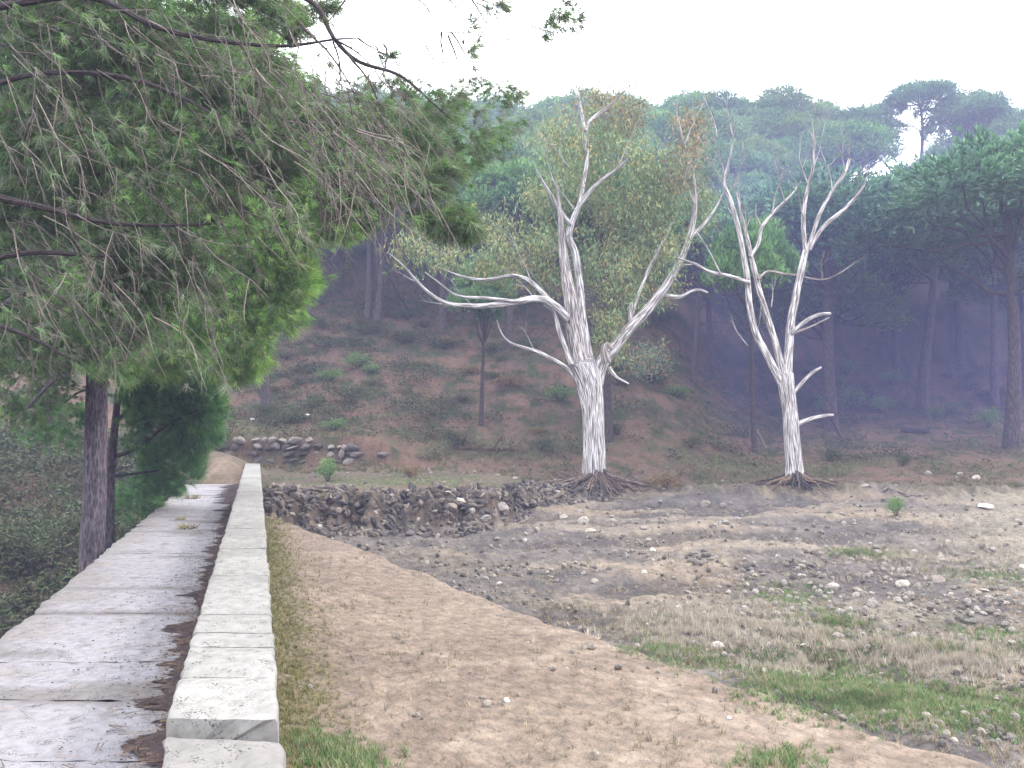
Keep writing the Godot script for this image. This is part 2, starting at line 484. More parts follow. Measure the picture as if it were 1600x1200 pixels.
func build_dam() -> void:
	var rng := rng_of(11)
	# the body under path and parapet
	var body := Shape.new()
	var grey := Color(0.30, 0.28, 0.27)
	var pts := PackedVector3Array()
	var cols := PackedColorArray()
	for i in 60:
		var d := -4.0 + i * 0.52
		for q in [Vector2(-1.97, -6.0), Vector2(-1.95, -2.5), Vector2(-1.93, -0.12), Vector2(-1.90, -0.09), Vector2(0.085, -0.09), Vector2(0.10, -0.4), Vector2(0.13, -3.0)]:
			pts.push_back(wall_pt(q.x + fine.get_noise_2d(q.y * 3.0, d) * 0.02, d, q.y))
			cols.push_back(grey)
	body.sheet(pts, cols, 7, false)
	tag(obj("dam_wall", body.mesh(), M.concrete), "old concrete dam carrying a narrow path and a low parapet", "", "", "structure")
	# the path, slab by slab
	var path := base("path")
	tag(path, "narrow concrete path along the top of the dam", "", "", "structure")
	var cuts := [-3.0, 0.6, 3.2, 4.4, 5.35, 6.2, 7.8, 9.6, 11.4, 13.2, 14.6, 17.0, 19.5, 22.2, 25.0]
	for k in cuts.size() - 1:
		var d0: float = cuts[k] + 0.006
		var d1: float = cuts[k + 1] - 0.006
		var tone := Color(0.285, 0.272, 0.30) * rng.randf_range(0.92, 1.06)
		var nr := maxi(6, int((d1 - d0) / 0.16))
		var p := PackedVector3Array()
		var c := PackedColorArray()
		for i in nr + 1:
			var d := lerpf(d0, d1, float(i) / nr)
			var lip := -1.93 + mid.get_noise_2d(d * 6.0, 3.0) * 0.05 + fine.get_noise_2d(d * 6.0, 9.0) * 0.04
			for j in 19:
				var u := float(j - 2) / 16.0
				var s := lerpf(lip, -0.35, clampf(u, 0, 1))
				var y := mid.get_noise_2d(s * 2.5, d * 2.5) * 0.009 + fine.get_noise_2d(s * 4.0, d * 4.0) * 0.005
				if j < 2: y = -0.11 + 0.055 * j
				if j == 2: y -= 0.008 + absf(fine.get_noise_2d(d * 9.0, 1.0)) * 0.02
				if i == 0 or i == nr: y -= 0.006 + absf(fine.get_noise_2d(s * 12.0, d0 * 7.0)) * 0.01
				p.push_back(wall_pt(s, d + ((fine.get_noise_2d(s * 6.0, d0 * 13.0) * 0.03) if (i == 0 or i == nr) else 0.0), y))
				var st := patch.get_noise_2d(s * 1.2, d * 7.0)
				c.push_back(tone.lerp(Color(0.15, 0.138, 0.135), smoothstep(0.18, 0.4, st) * 0.8).lerp(Color(0.20, 0.175, 0.145), smoothstep(-1.5, -1.95, s + st * 0.6) * 0.45))
		var sh := Shape.new()
		sh.sheet(p, c, 19, false)
		obj("concrete_slab", sh.mesh(), M.concrete, path)
	# the parapet
	var wall := base("parapet_wall")
	tag(wall, "long low pale concrete parapet running beside the path to the far bank", "wall")
	var core := Shape.new()
	pts = PackedVector3Array(); cols = PackedColorArray()
	for i in 62:
		var d := -3.0 + i * 0.5
		for q in [Vector2(-0.322, -0.4), Vector2(-0.322, 0.20), Vector2(-0.315, 0.21), Vector2(0.09, 0.21), Vector2(0.095, 0.20), Vector2(0.11, -1.6)]:
			pts.push_back(wall_pt(q.x + fine.get_noise_2d(q.y * 3.0, d * 2.0) * 0.012, d, q.y))
			cols.push_back(Color(0.17, 0.155, 0.15))
	core.sheet(pts, cols, 6, false)
	obj("wall_core", core.mesh(), M.concrete, wall)
	var joints := [3.62, 4.22, 4.80, 5.12, 5.62, 6.35, 7.1, 7.75, 8.6, 9.4, 10.3, 11.1, 12.2, 13.0]
	while joints[joints.size() - 1] < 27.3:
		joints.append(joints[joints.size() - 1] + rng.randf_range(0.75, 1.15))
	for k in joints.size() - 1:
		var tone := Color(0.272, 0.264, 0.257) * rng.randf_range(0.93, 1.05)
		var j := rng.randf_range(-0.006, 0.006)
		obj("coping_block", rough_block(-0.342 + j, 0.107 + j, joints[k] + 0.008, joints[k + 1] - 0.008, 0.205, 0.45 + rng.randf_range(-0.005, 0.005), rng, tone), M.concrete, wall)
	var worn := obj("broken_end_block", rough_block(-0.335, 0.112, 2.9, 3.60, 0.20, 0.395, rng, Color(0.215, 0.205, 0.20), 0.045), M.concrete, wall)
	tag(worn, "rough broken block where the coping has come away")
	obj("mortar_course", rough_block(-0.40, 0.118, 0.6, 3.25, -0.02, 0.335, rng, Color(0.26, 0.25, 0.24), 0.03), M.concrete, wall)
	obj("mortar_course", rough_block(-0.40, 0.112, -3.0, 0.59, -0.02, 0.335, rng, Color(0.26, 0.25, 0.24), 0.03), M.concrete, wall)
	# dark soil and needles lying against the foot of the parapet, with a ragged outline
	var sh := Shape.new()
	pts = PackedVector3Array(); cols = PackedColorArray()
	for i in 900:
		var d := 2.0 + 22.5 * pow(i / 899.0, 1.7)
		var w := 0.14 + 0.13 * mid.get_noise_2d(d * 3.0, 77.0) + 0.2 * maxf(0.0, fine.get_noise_2d(d * 3.5, 5.0)) + 0.28 * maxf(0.0, mid.get_noise_2d(d * 7.0, 12.0))
		w += 0.10 * fine.get_noise_2d(d * 14.0, 31.0)
		w = maxf(0.03, w * (1.0 + smoothstep(14.0, 24.0, d) * 1.2))
		for j in 7:
			var u := j / 6.0
			var s := -0.335 - w * u
			pts.push_back(wall_pt(s, d + fine.get_noise_2d(s * 9.0, d * 3.0) * 0.03, 0.055 * pow(1.0 - u, 1.5) + 0.012 * (1.0 - u) * (1.0 + fine.get_noise_2d(s * 20.0, d * 20.0)) - 0.004 * u + 0.011))
			cols.push_back(Color(0.045, 0.033, 0.038).lerp(Color(0.085, 0.062, 0.06), clampf(0.5 + fine.get_noise_2d(s * 6.0, d * 6.0), 0, 1)))
	sh.sheet(pts, cols, 7, true)
	tag(obj("soil_litter", sh.mesh(), M.litter), "dark ragged strip of soil and needles along the foot of the parapet", "", "", "stuff")
	var needle := Shape.new()
	needle.tri(Vector3(-0.05, 0, 0), Vector3(0.05, 0.004, 0.003), Vector3(0.05, 0.002, -0.003), Color(1, 1, 1))
	needle.tri(Vector3(-0.05, 0, 0.006), Vector3(0.04, 0.003, 0.02), Vector3(0.04, 0.003, 0.015), Color(1, 1, 1))
	var pl := []
	var tn := PackedColorArray()
	for i in 2600:
		var d := 2.0 + pow(rng.randf(), 1.4) * 22.0
		var s := -0.36 - absf(rng.randfn(0.0, 0.2)) if rng.randf() < 0.75 else rng.randf_range(-1.9, -0.36)
		if s < -1.9: continue
		pl.append(Transform3D(Basis(Vector3.UP, rng.randf() * TAU).scaled(Vector3.ONE * rng.randf_range(0.6, 1.5)), wall_pt(s, d, 0.018 + 0.05 * maxf(0.0, 1.0 - (-0.34 - s) / 0.12))))
		tn.push_back(Color(0.12, 0.08, 0.055) * rng.randf_range(0.6, 1.6))
	var crumb := rock_mesh(130, 0.6)
	var cp := []
	var ct := PackedColorArray()
	for i in 2600:
		var d := 2.2 + 22.0 * pow(rng.randf(), 1.7)
		var w := 0.30 + 0.25 * mid.get_noise_2d(d * 3.0, 77.0)
		var s := -0.34 - absf(rng.randfn(0.0, maxf(w, 0.1)))
		if s < -1.5: continue
		var r := rng.randf_range(0.002, 0.009)
		cp.append(Transform3D(Basis(Vector3.UP, rng.randf() * TAU).scaled(Vector3(1.4, 0.6, 1.0) * r), wall_pt(s, d, r * 0.3 + 0.006)))
		ct.push_back(Color(0.06, 0.045, 0.047) * rng.randf_range(0.6, 1.6))
	tag(scatter("soil_crumbs", crumb, M.litter, cp, ct), "dark crumbs of soil scattered out over the path from the parapet's foot")
	tag(scatter("pine_needles", needle.mesh(true), M.grass, pl, tn), "brown pine needles strewn on the concrete path")

# ---------------------------------------------------------------- trees
func smooth_line(a: Array, D: float, drift: float, rng: RandomNumberGenerator, per := 4) -> Array:
	# a: [px, py, width px] knots; returns [points, radii] of a curve in space whose depth wanders
	var k := PackedVector3Array()
	var w := PackedFloat32Array()
	for i in a.size():
		var f := float(i) / maxf(1.0, a.size() - 1)
		k.push_back(at(a[i][0], a[i][1], D + drift * f + (rng.randf_range(-0.08, 0.08) if i > 0 else 0.0)))
		w.push_back(a[i][2] * 0.5 * D / FOCAL)
	var p := PackedVector3Array()
	var r := PackedFloat32Array()
	for i in k.size() - 1:
		for j in per:
			var t := float(j) / per
			p.push_back(k[i].cubic_interpolate(k[i + 1], k[maxi(i - 1, 0)], k[mini(i + 2, k.size() - 1)], t))
			r.push_back(lerpf(w[i], w[i + 1], t))
	p.push_back(k[k.size() - 1])
	r.push_back(w[w.size() - 1])
	return [p, r]

func centred(sh: Shape, by: Vector3) -> Shape:
	for i in sh.v.size():
		sh.v[i] -= by
	return sh

func limb(parent: Node3D, called: String, a: Array, D: float, drift: float, rng: RandomNumberGenerator, mt: Material, tone: Color, sides := 10, wob := 0.1, flute := 0.0) -> Array:
	var l := smooth_line(a, D, drift, rng)
	if called in ["limb", "stem", "branch"]:
		for i in l[1].size():
			l[1][i] *= 0.84
	var sh := Shape.new()
	sh.tube(l[0], l[1], sides, tone, wob, rng, flute)
	obj(called, centred(sh, parent.position).mesh(), mt, parent)
	return l

func twig_from(sh: Shape, p: Vector3, dir: Vector3, length: float, r: float, rng: RandomNumberGenerator, tone: Color, fork := 2, droop := 0.0) -> void:
	var pts := PackedVector3Array([p])
	var rad := PackedFloat32Array([r])
	var n := 6
	var d := dir.normalized()
	for i in n:
		d = (d + Vector3(rng.randf_range(-1, 1), rng.randf_range(-1, 1) - droop, rng.randf_range(-1, 1)) * 0.16).normalized()
		p += d * length / n
		pts.push_back(p)
		rad.push_back(r * (1.0 - 0.8 * (i + 1) / n))
	sh.tube(pts, rad, 4, tone)
	if fork > 0:
		for i in 2 + rng.randi() % 2:
			var k := rng.randi_range(2, n - 1)
			var q := (d + Vector3(rng.randf_range(-1, 1), rng.randf_range(-0.4, 1) - droop, rng.randf_range(-1, 1)) * 0.8).normalized()
			twig_from(sh, pts[k], q, length * rng.randf_range(0.35, 0.6), rad[k] * 0.7, rng, tone, fork - 1, droop)

func roots(tree: Node3D, foot: Vector3, n: int, reach: float, rng: RandomNumberGenerator, tones: Array) -> void:
	var sh := Shape.new()
	for i in n:
		var a := TAU * i / n + rng.randf_range(-0.3, 0.3)
		var dir := Vector3(cos(a), 0, sin(a))
		var p := foot + dir * rng.randf_range(0.1, 0.3) + Vector3(0, rng.randf_range(0.02, 0.42), 0)
		var pts := PackedVector3Array()
		var rad := PackedFloat32Array()
		var r0 := 0.01 + 0.075 * pow(rng.randf(), 3.0)
		var lg := reach * rng.randf_range(0.45, 1.1)
		for k in 8:
			var f := k / 7.0
			var q := p + dir * lg * f + Vector3(rng.randf_range(-1, 1), 0, rng.randf_range(-1, 1)) * 0.07 * f
			var g := height(q.x, q.z)
			q.y = lerpf(p.y, g + 0.03 - 0.08 * maxf(0.0, f - 0.7), pow(f, 0.55)) + rng.randf_range(-0.02, 0.03)
			pts.push_back(q)
			rad.push_back(r0 * (1.0 - 0.75 * f))
		sh.tube(pts, rad, 6, tones[rng.randi() % tones.size()] * rng.randf_range(0.7, 1.2))
	obj("exposed_roots", centred(sh, tree.position).mesh(), M.wood, tree).set_meta("kind", "stuff")

func leaf_cloud(sh: Shape, c: Vector3, rad: Vector3, n: int, size: float, hang: float, tones: Array, rng: RandomNumberGenerator) -> void:
	# leaves in sprays: each spray is a handful of narrow leaves hanging from one point
	for i in n / 7:
		var o := Vector3(rng.randfn(0, 0.45), rng.randfn(0, 0.45), rng.randfn(0, 0.45))
		var p := c + o * rad
		var col: Color = tones[rng.randi() % tones.size()] * rng.randf_range(0.6, 1.3)
		for k in 7:
			var b := p + Vector3(rng.randf_range(-1, 1), rng.randf_range(-1, 1), rng.randf_range(-1, 1)) * size * 1.3
			var d := Vector3(rng.randf_range(-1, 1), rng.randf_range(-1, 1) - hang, rng.randf_range(-1, 1)).normalized()
			var w := d.cross(Vector3(rng.randf_range(-1, 1), rng.randf_range(-1, 1), rng.randf_range(-1, 1))).normalized() * size * 0.13
			var tip := b + d * size * rng.randf_range(0.7, 1.3)
			var m := b.lerp(tip, 0.4)
			sh.tri(b, m + w, tip, col)
			sh.tri(b, tip, m - w, col)

func build_eucalyptus() -> void:
	var rng := rng_of(21)
	var D := 30.5
	var foot := Vector3(T1.x, height(T1.x, -T1.y), -T1.y)
	var t := base("eucalyptus_tree", foot)
	tag(t, "large white barked eucalyptus with olive leaves, splitting into limbs above exposed roots", "tree")
	var pale := Color(0.84, 0.83, 0.84)
	var warm := Color(0.60, 0.54, 0.50)
	limb(t, "trunk", [[931, 775, 60], [930, 755, 44], [928, 735, 37], [928, 690, 33], [926, 640, 34], [921, 600, 40], [910, 568, 44]], D, 0.0, rng, M.pale_bark, pale, 22, 0.05, 0.05)
	limb(t, "limb", [[912, 585, 36], [898, 515, 31], [891, 465, 25], [884, 425, 20], [879, 385, 15], [876, 345, 10], [873, 315, 7], [868, 285, 4]], D, -0.5, rng, M.pale_bark, warm.lerp(pale, 0.5), 16, 0.08, 0.06)
	var b := limb(t, "limb", [[922, 590, 26], [915, 540, 20], [909, 490, 17], [905, 440, 15], [898, 395, 14], [889, 370, 13], [893, 350, 12], [905, 322, 10], [930, 290, 8], [966, 262, 5], [990, 240, 3]], D, 0.8, rng, M.pale_bark, pale, 14, 0.08)
	limb(t, "limb", [[904, 325, 9], [912, 285, 8], [918, 240, 7], [916, 200, 8], [930, 183, 8], [950, 168, 7]], D + 0.6, 0.4, rng, M.pale_bark, pale, 10, 0.08)
	limb(t, "limb", [[915, 205, 8], [909, 180, 7], [905, 160, 6], [900, 138, 4]], D + 0.75, 0.3, rng, M.pale_bark, pale, 8, 0.08)
	var rr := limb(t, "limb", [[930, 600, 28], [940, 568, 25], [965, 536, 22], [990, 507, 20], [1020, 475, 18], [1046, 438, 15], [1066, 400, 13], [1080, 360, 11], [1086, 320, 9], [1082, 270, 7], [1068, 222, 5], [1056, 172, 3]], D, 1.2, rng, M.pale_bark, pale.lerp(warm, 0.25), 14, 0.08)
	limb(t, "limb", [[1040, 462, 9], [1062, 464, 8], [1088, 453, 6], [1106, 457, 3]], D + 0.6, -0.6, rng, M.pale_bark, pale, 8)
	limb(t, "limb", [[1078, 372, 8], [1100, 350, 6], [1118, 325, 4], [1132, 298, 2]], D + 0.9, 0.8, rng, M.pale_bark, pale, 8)
	limb(t, "limb", [[985, 508, 8], [992, 475, 7], [1018, 412, 7], [1040, 370, 6], [1058, 330, 4]], D + 0.4, 1.4, rng, M.pale_bark, pale, 8)
	limb(t, "limb", [[888, 498, 17], [862, 474, 14], [836, 467, 13], [790, 475, 11], [740, 478, 9], [702, 475, 8], [676, 462, 6], [652, 440, 5], [630, 415, 3], [608, 396, 2]], D - 0.2, -1.8, rng, M.pale_bark, pale, 10)
	limb(t, "limb", [[868, 478, 10], [845, 455, 9], [826, 438, 8], [800, 430, 7], [760, 437, 6], [722, 432, 4], [688, 418, 2]], D - 0.4, 1.6, rng, M.pale_bark, pale, 8)
	limb(t, "limb", [[812, 471, 7], [762, 466, 6], [716, 462, 4], [690, 445, 3], [664, 425, 2]], D - 0.9, -0.4, rng, M.pale_bark, pale, 8)
	limb(t, "limb", [[893, 570, 11], [884, 545, 9], [873, 515, 9], [866, 488, 7], [850, 476, 5]], D - 0.3, 0.2, rng, M.pale_bark, pale, 8)
	limb(t, "limb", [[898, 592, 12], [884, 574, 9], [860, 560, 8], [835, 548, 7], [802, 538, 5], [786, 525, 4], [776, 500, 2]], D, -1.4, rng, M.pale_bark, pale, 8)
	limb(t, "limb", [[893, 352, 9], [872, 325, 8], [858, 300, 6], [842, 272, 3], [832, 250, 2]], D + 0.2, -0.8, rng, M.pale_bark, pale, 8)
	limb(t, "broken_stub", [[985, 505, 7], [985, 490, 7], [986, 474, 6]], D + 0.4, -0.1, rng, M.pale_bark, Color(0.78, 0.75, 0.75), 8)
	limb(t, "broken_stub", [[948, 566, 16], [944, 548, 12], [948, 538, 8], [956, 545, 5]], D - 0.25, -0.1, rng, M.pale_bark, warm, 8)
	limb(t, "broken_stub", [[952, 574, 7], [962, 588, 5], [982, 600, 3]], D - 0.1, -0.4, rng, M.pale_bark, pale, 6)
	var tw := Shape.new()
	for a in [[835, 467, 805, 420], [852, 458, 822, 390], [830, 440, 800, 350], [740, 478, 700, 440], [880, 380, 850, 320], [878, 345, 884, 270], [890, 262, 850, 200], [966, 262, 1000, 200], [1086, 320, 1060, 250], [1070, 225, 1090, 160], [950, 168, 985, 130], [900, 330, 850, 270], [835, 548, 815, 500], [1056, 172, 1060, 140], [890, 365, 865, 395], [700, 475, 660, 470], [650, 440, 620, 430], [868, 290, 850, 230], [918, 240, 890, 190]]:
		var p := at(a[0], a[1], D + rng.randf_range(-0.4, 0.6))
		var q := at(a[2], a[3], D + rng.randf_range(-0.9, 0.9))
		twig_from(tw, p, q - p, p.distance_to(q) * 1.1, 0.028, rng, pale, 2)
	obj("twigs", centred(tw, foot).mesh(), M.pale_bark, t).set_meta("kind", "stuff")
	# hanging olive leaves, sparse enough for limbs and hillside to show
	var lf := Shape.new()
	var olive := [Color(0.19, 0.26, 0.115), Color(0.25, 0.27, 0.12), Color(0.17, 0.25, 0.125), Color(0.31, 0.26, 0.12), Color(0.21, 0.28, 0.15)]
	var rusty := [Color(0.32, 0.22, 0.13), Color(0.24, 0.20, 0.115), Color(0.19, 0.20, 0.11), Color(0.16, 0.19, 0.10)]
	for a in [[900, 240, 55, 60, 900, 0], [865, 215, 45, 40, 500, 0], [955, 215, 50, 55, 800, 0], [935, 160, 40, 30, 450, 1], [985, 180, 30, 45, 500, 1], [1000, 260, 40, 45, 600, 0], [1010, 330, 50, 50, 900, 0], [965, 350, 45, 55, 900, 0], [1000, 410, 55, 50, 1000, 0], [965, 440, 40, 60, 900, 0], [950, 510, 30, 40, 400, 0], [1035, 300, 35, 50, 550, 0], [1065, 255, 35, 60, 600, 1], [1080, 195, 28, 40, 380, 1], [1095, 320, 28, 50, 400, 0], [840, 310, 40, 40, 450, 0], [850, 380, 45, 40, 550, 0], [800, 400, 50, 35, 450, 0], [760, 425, 50, 25, 350, 0], [690, 400, 55, 30, 450, 0], [640, 385, 35, 25, 250, 0], [920, 420, 30, 50, 450, 0], [1040, 450, 30, 30, 260, 0], [860, 440, 40, 25, 250, 0], [930, 300, 50, 40, 600, 0], [1050, 390, 25, 40, 300, 0], [985, 470, 45, 60, 600, 0], [960, 545, 30, 30, 260, 0], [780, 360, 55, 40, 450, 0], [830, 420, 50, 40, 400, 0], [870, 290, 40, 50, 400, 0]]:
		var k := D / FOCAL
		leaf_cloud(lf, at(a[0], a[1], D + rng.randf_range(0.7, 2.6)), Vector3(a[2] * k, a[3] * k, (a[2] + 20) * k * 0.9), int(a[4] * 2.1), 0.18, 1.1, rusty if a[5] == 1 else olive, rng)
	obj("crown", centred(lf, foot).mesh(true), M.leaf, t)
	roots(t, foot, 240, 1.7, rng, [Color(0.10, 0.08, 0.08), Color(0.15, 0.12, 0.115), Color(0.26, 0.20, 0.16), Color(0.36, 0.29, 0.25)])

	# the second, bare one
	foot = Vector3(T2.x, height(T2.x, -T2.y), -T2.y)
	var u := base("bare_tree", foot)
	tag(u, "leafless white tree, forked low into three tall bare stems, right of the leafy eucalyptus", "tree")
	var white := Color(0.86, 0.845, 0.85)
	limb(u, "trunk", [[1243, 770, 46], [1243, 752, 34], [1241, 730, 28], [1238, 690, 25], [1234, 640, 23], [1229, 608, 25], [1226, 585, 25]], D, 0.0, rng, M.pale_bark, white, 20, 0.05, 0.04)
	limb(u, "stem", [[1222, 602, 15], [1202, 562, 14], [1182, 522, 13], [1172, 482, 12], [1168, 440, 11], [1162, 400, 10], [1152, 350, 9], [1140, 310, 8], [1132, 285, 6], [1139, 252, 4], [1146, 215, 2]], D, -0.7, rng, M.pale_bark, white, 12)
	limb(u, "stem", [[1226, 600, 17], [1214, 546, 13], [1201, 500, 12], [1188, 460, 11], [1178, 420, 10], [1168, 375, 8], [1158, 335, 6], [1150, 300, 3]], D, 0.5, rng, M.pale_bark, white.lerp(warm, 0.35), 12)
	limb(u, "stem", [[1229, 600, 19], [1232, 550, 16], [1237, 500, 15], [1246, 450, 13], [1256, 402, 12], [1262, 382, 12]], D, 0.3, rng, M.pale_bark, white, 12)
	limb(u, "branch", [[1259, 396, 9], [1255, 342, 8], [1263, 290, 6], [1270, 265, 5], [1272, 222, 3], [1268, 186, 1.5]], D + 0.3, -0.5, rng, M.pale_bark, white.lerp(warm, 0.2), 8)
	limb(u, "branch", [[1263, 388, 8], [1280, 336, 7], [1300, 300, 6], [1320, 270, 6], [1327, 248, 5]], D + 0.3, 0.6, rng, M.pale_bark, white.lerp(warm, 0.3), 8)
	limb(u, "branch", [[1264, 390, 9], [1286, 355, 8], [1320, 326, 7], [1340, 305, 6], [1350, 289, 4]], D + 0.3, -0.2, rng, M.pale_bark, white.lerp(warm, 0.2), 8)
	limb(u, "branch", [[1171, 442, 8], [1142, 432, 7], [1110, 425, 6], [1085, 412, 5], [1058, 403, 2.5]], D - 0.4, -1.2, rng, M.pale_bark, white, 8)
	limb(u, "branch", [[1126, 428, 3.5], [1105, 387, 2.5], [1084, 356, 1.5]], D - 1.0, 0.3, rng, M.pale_bark, white, 6)
	limb(u, "branch", [[1172, 402, 7], [1185, 380, 7], [1190, 356, 6], [1206, 335, 6], [1226, 315, 5], [1242, 298, 3]], D, 0.9, rng, M.pale_bark, white, 8)
	limb(u, "branch", [[1191, 356, 4], [1181, 336, 3], [1182, 318, 2]], D + 0.4, -0.3, rng, M.pale_bark, white, 6)
	limb(u, "branch", [[1184, 437, 6], [1200, 424, 5], [1225, 428, 5], [1248, 430, 4]], D, 0.3, rng, M.pale_bark, warm, 8)
	limb(u, "branch", [[1249, 432, 4], [1285, 437, 3.5], [1306, 430, 3], [1330, 415, 2], [1352, 398, 1.2]], D + 0.3, -0.6, rng, M.pale_bark, warm, 6)
	limb(u, "branch", [[1237, 520, 9], [1260, 501, 8], [1280, 492, 7], [1298, 490, 5]], D, -0.6, rng, M.pale_bark, white, 8)
	limb(u, "branch", [[1237, 522, 6], [1268, 510, 4], [1296, 496, 2]], D, 0.5, rng, M.pale_bark, warm, 6)
	limb(u, "branch", [[1236, 618, 9], [1255, 596, 7], [1270, 582, 6], [1283, 574, 4]], D, 0.4, rng, M.pale_bark, warm.lerp(white, 0.5), 8)
	limb(u, "branch", [[1243, 664, 10], [1265, 655, 8], [1286, 650, 7], [1302, 648, 4]], D, 0.5, rng, M.pale_bark, white, 8)
	limb(u, "branch", [[1168, 540, 3], [1150, 516, 2.5], [1142, 492, 1.5]], D - 0.3, -0.3, rng, M.pale_bark, white, 6)
	tw = Shape.new()
	for a in [[1132, 285, 1100, 240], [1134, 280, 1120, 215], [1140, 310, 1105, 265], [1139, 250, 1150, 190], [1146, 300, 1175, 215], [1270, 265, 1296, 195], [1255, 340, 1240, 280], [1327, 248, 1330, 225], [1350, 289, 1358, 270], [1242, 298, 1250, 280], [1285, 437, 1280, 398], [1165, 380, 1175, 320], [1168, 375, 1160, 300], [1272, 222, 1260, 170], [1205, 480, 1212, 440], [1085, 412, 1050, 425], [1190, 470, 1185, 510], [1098, 418, 1118, 450], [1263, 290, 1240, 220], [1300, 300, 1305, 235], [1320, 270, 1300, 215], [1335, 308, 1345, 255], [1226, 315, 1215, 260], [1270, 240, 1290, 170], [1146, 215, 1140, 160], [1120, 215, 1125, 150], [1206, 335, 1225, 280], [1150, 345, 1120, 290]]:
		var p := at(a[0], a[1], D + rng.randf_range(-0.3, 0.3))
		var q := at(a[2], a[3], D + rng.randf_range(-0.7, 0.7))
		twig_from(tw, p, q - p, p.distance_to(q) * 1.2, 0.03, rng, white.lerp(warm, 0.3), 3)
	obj("twigs", centred(tw, foot).mesh(), M.pale_bark, u).set_meta("kind", "stuff")
	roots(u, foot, 150, 1.3, rng, [Color(0.085, 0.07, 0.075), Color(0.12, 0.10, 0.10), Color(0.30, 0.22, 0.15)])

func hill_pine(seed_: int, H: float, bare: float, R: float, lobes: int, tufts: int) -> Node3D:
	# an umbrella pine standing at its own origin: trunk with limbs, and a crown of tufted lobes
	var rng := rng_of(seed_)
	var o := Node3D.new()
	o.set_meta("stem", "umbrella_pine")
	var wood := Shape.new()
	var bark := Color(0.12, 0.10, 0.105)
	var tp := PackedVector3Array()
	var tr := PackedFloat32Array()
	var lean := Vector3(rng.randf_range(-0.06, 0.06), 0, rng.randf_range(-0.06, 0.06))
	var kink := rng.randf_range(0.1, 0.3)
	var top := H * (bare + (1.0 - bare) * 0.45)
	for i in 13:
		var f := i / 12.0
		tp.push_back(Vector3(lean.x * top * f + sin(f * 4.0 + seed_) * kink * f, -0.5 + (top + 0.5) * f, lean.z * top * f + cos(f * 3.0 + seed_) * kink * f))
		tr.push_back(lerpf(H * 0.021, H * 0.011, f) * (1.0 + 0.5 * pow(1.0 - f, 8.0)))
	wood.tube(tp, tr, 9, bark, 0.06, rng)
	var leaf := Shape.new()
	var crown_h := H * (1.0 - bare)
	var tones := [Color(0.145, 0.235, 0.125), Color(0.175, 0.27, 0.135), Color(0.21, 0.31, 0.145), Color(0.12, 0.20, 0.12)]
	for k in lobes:
		var a := k * 2.39996 + rng.randf_range(-0.3, 0.3)
		var rr := R * 0.82 * sqrt((k + 0.4) / lobes)
		var e := rr / R
		var rl := R * rng.randf_range(0.24, 0.40)
		var c := Vector3(lean.x * H + cos(a) * rr, H * bare + crown_h * (0.16 + 0.62 * (1.0 - e * e)) + rng.randf_range(-0.12, 0.05) * crown_h, lean.z * H + sin(a) * rr)
		if rng.randf() < 0.8:
			var s := tp[rng.randi_range(8, 12)]
			var lp := PackedVector3Array()
			var lr := PackedFloat32Array()
			for i in 6:
				var f := i / 5.0
				lp.push_back(s.lerp(c, f) + Vector3(0, -0.25 * sin(f * PI) * crown_h * 0.25, 0) + Vector3(rng.randf_range(-1, 1), rng.randf_range(-1, 1), rng.randf_range(-1, 1)) * 0.08)
				lr.push_back(lerpf(H * 0.008, H * 0.002, f))
			wood.tube(lp, lr, 5, bark)
		var tone: Color = tones[rng.randi() % 4]
		for i in tufts / lobes:
			var dir := Vector3(rng.randfn(), absf(rng.randfn()) * 1.1 - 0.35, rng.randfn()).normalized()
			var fr := rng.randf_range(0.62, 1.0)
			var bump := 1.0 + 0.28 * sin(dir.x * 5.0 + k) * sin(dir.z * 5.0 + k * 2.0) + 0.18 * sin(dir.y * 9.0 + dir.x * 8.0)
			var p := c + dir * Vector3(rl, rl * 0.66, rl) * fr * bump
			var col := tone * rng.randf_range(0.65, 1.4)
			for j in 5:
				var d := (dir + Vector3(rng.randf_range(-1, 1), rng.randf_range(-0.5, 1.2), rng.randf_range(-1, 1)) * 0.8).normalized()
				var w := d.cross(Vector3(0, 0.9, 0) + dir * 0.5 + Vector3(rng.randf_range(-1, 1), rng.randf_range(-1, 1), rng.randf_range(-1, 1)) * 0.8).normalized() * 0.036
				var l := rng.randf_range(0.16, 0.32)
				leaf.v.push_back(p - w); leaf.v.push_back(p + w); leaf.v.push_back(p + d * l)
				leaf.c.push_back(col); leaf.c.push_back(col); leaf.c.push_back(col)
				var q := leaf.ix.size()
				leaf.ix.push_back(q); leaf.ix.push_back(q + 1); leaf.ix.push_back(q + 2)
	var w := obj("trunk", wood.mesh(), M.pine_bark, o)
	var cr := obj("crown", leaf.mesh(true), M.crown[0], o)
	return o

func place_pine(proto: Node3D, foot: Vector3, scale_: float, turn: float, tint: int, label: String, group: String, wide := 1.0) -> Node3D:
	var c := copy_of(proto)
	c.position = foot
	c.rotation.y = turn
	c.scale = Vector3(scale_ * wide, scale_, scale_ * wide)
	(c.get_node("crown") as MeshInstance3D).material_override = M.crown[tint]
	tag(c, label, "tree", group)
	c.remove_meta("stem")
	return c

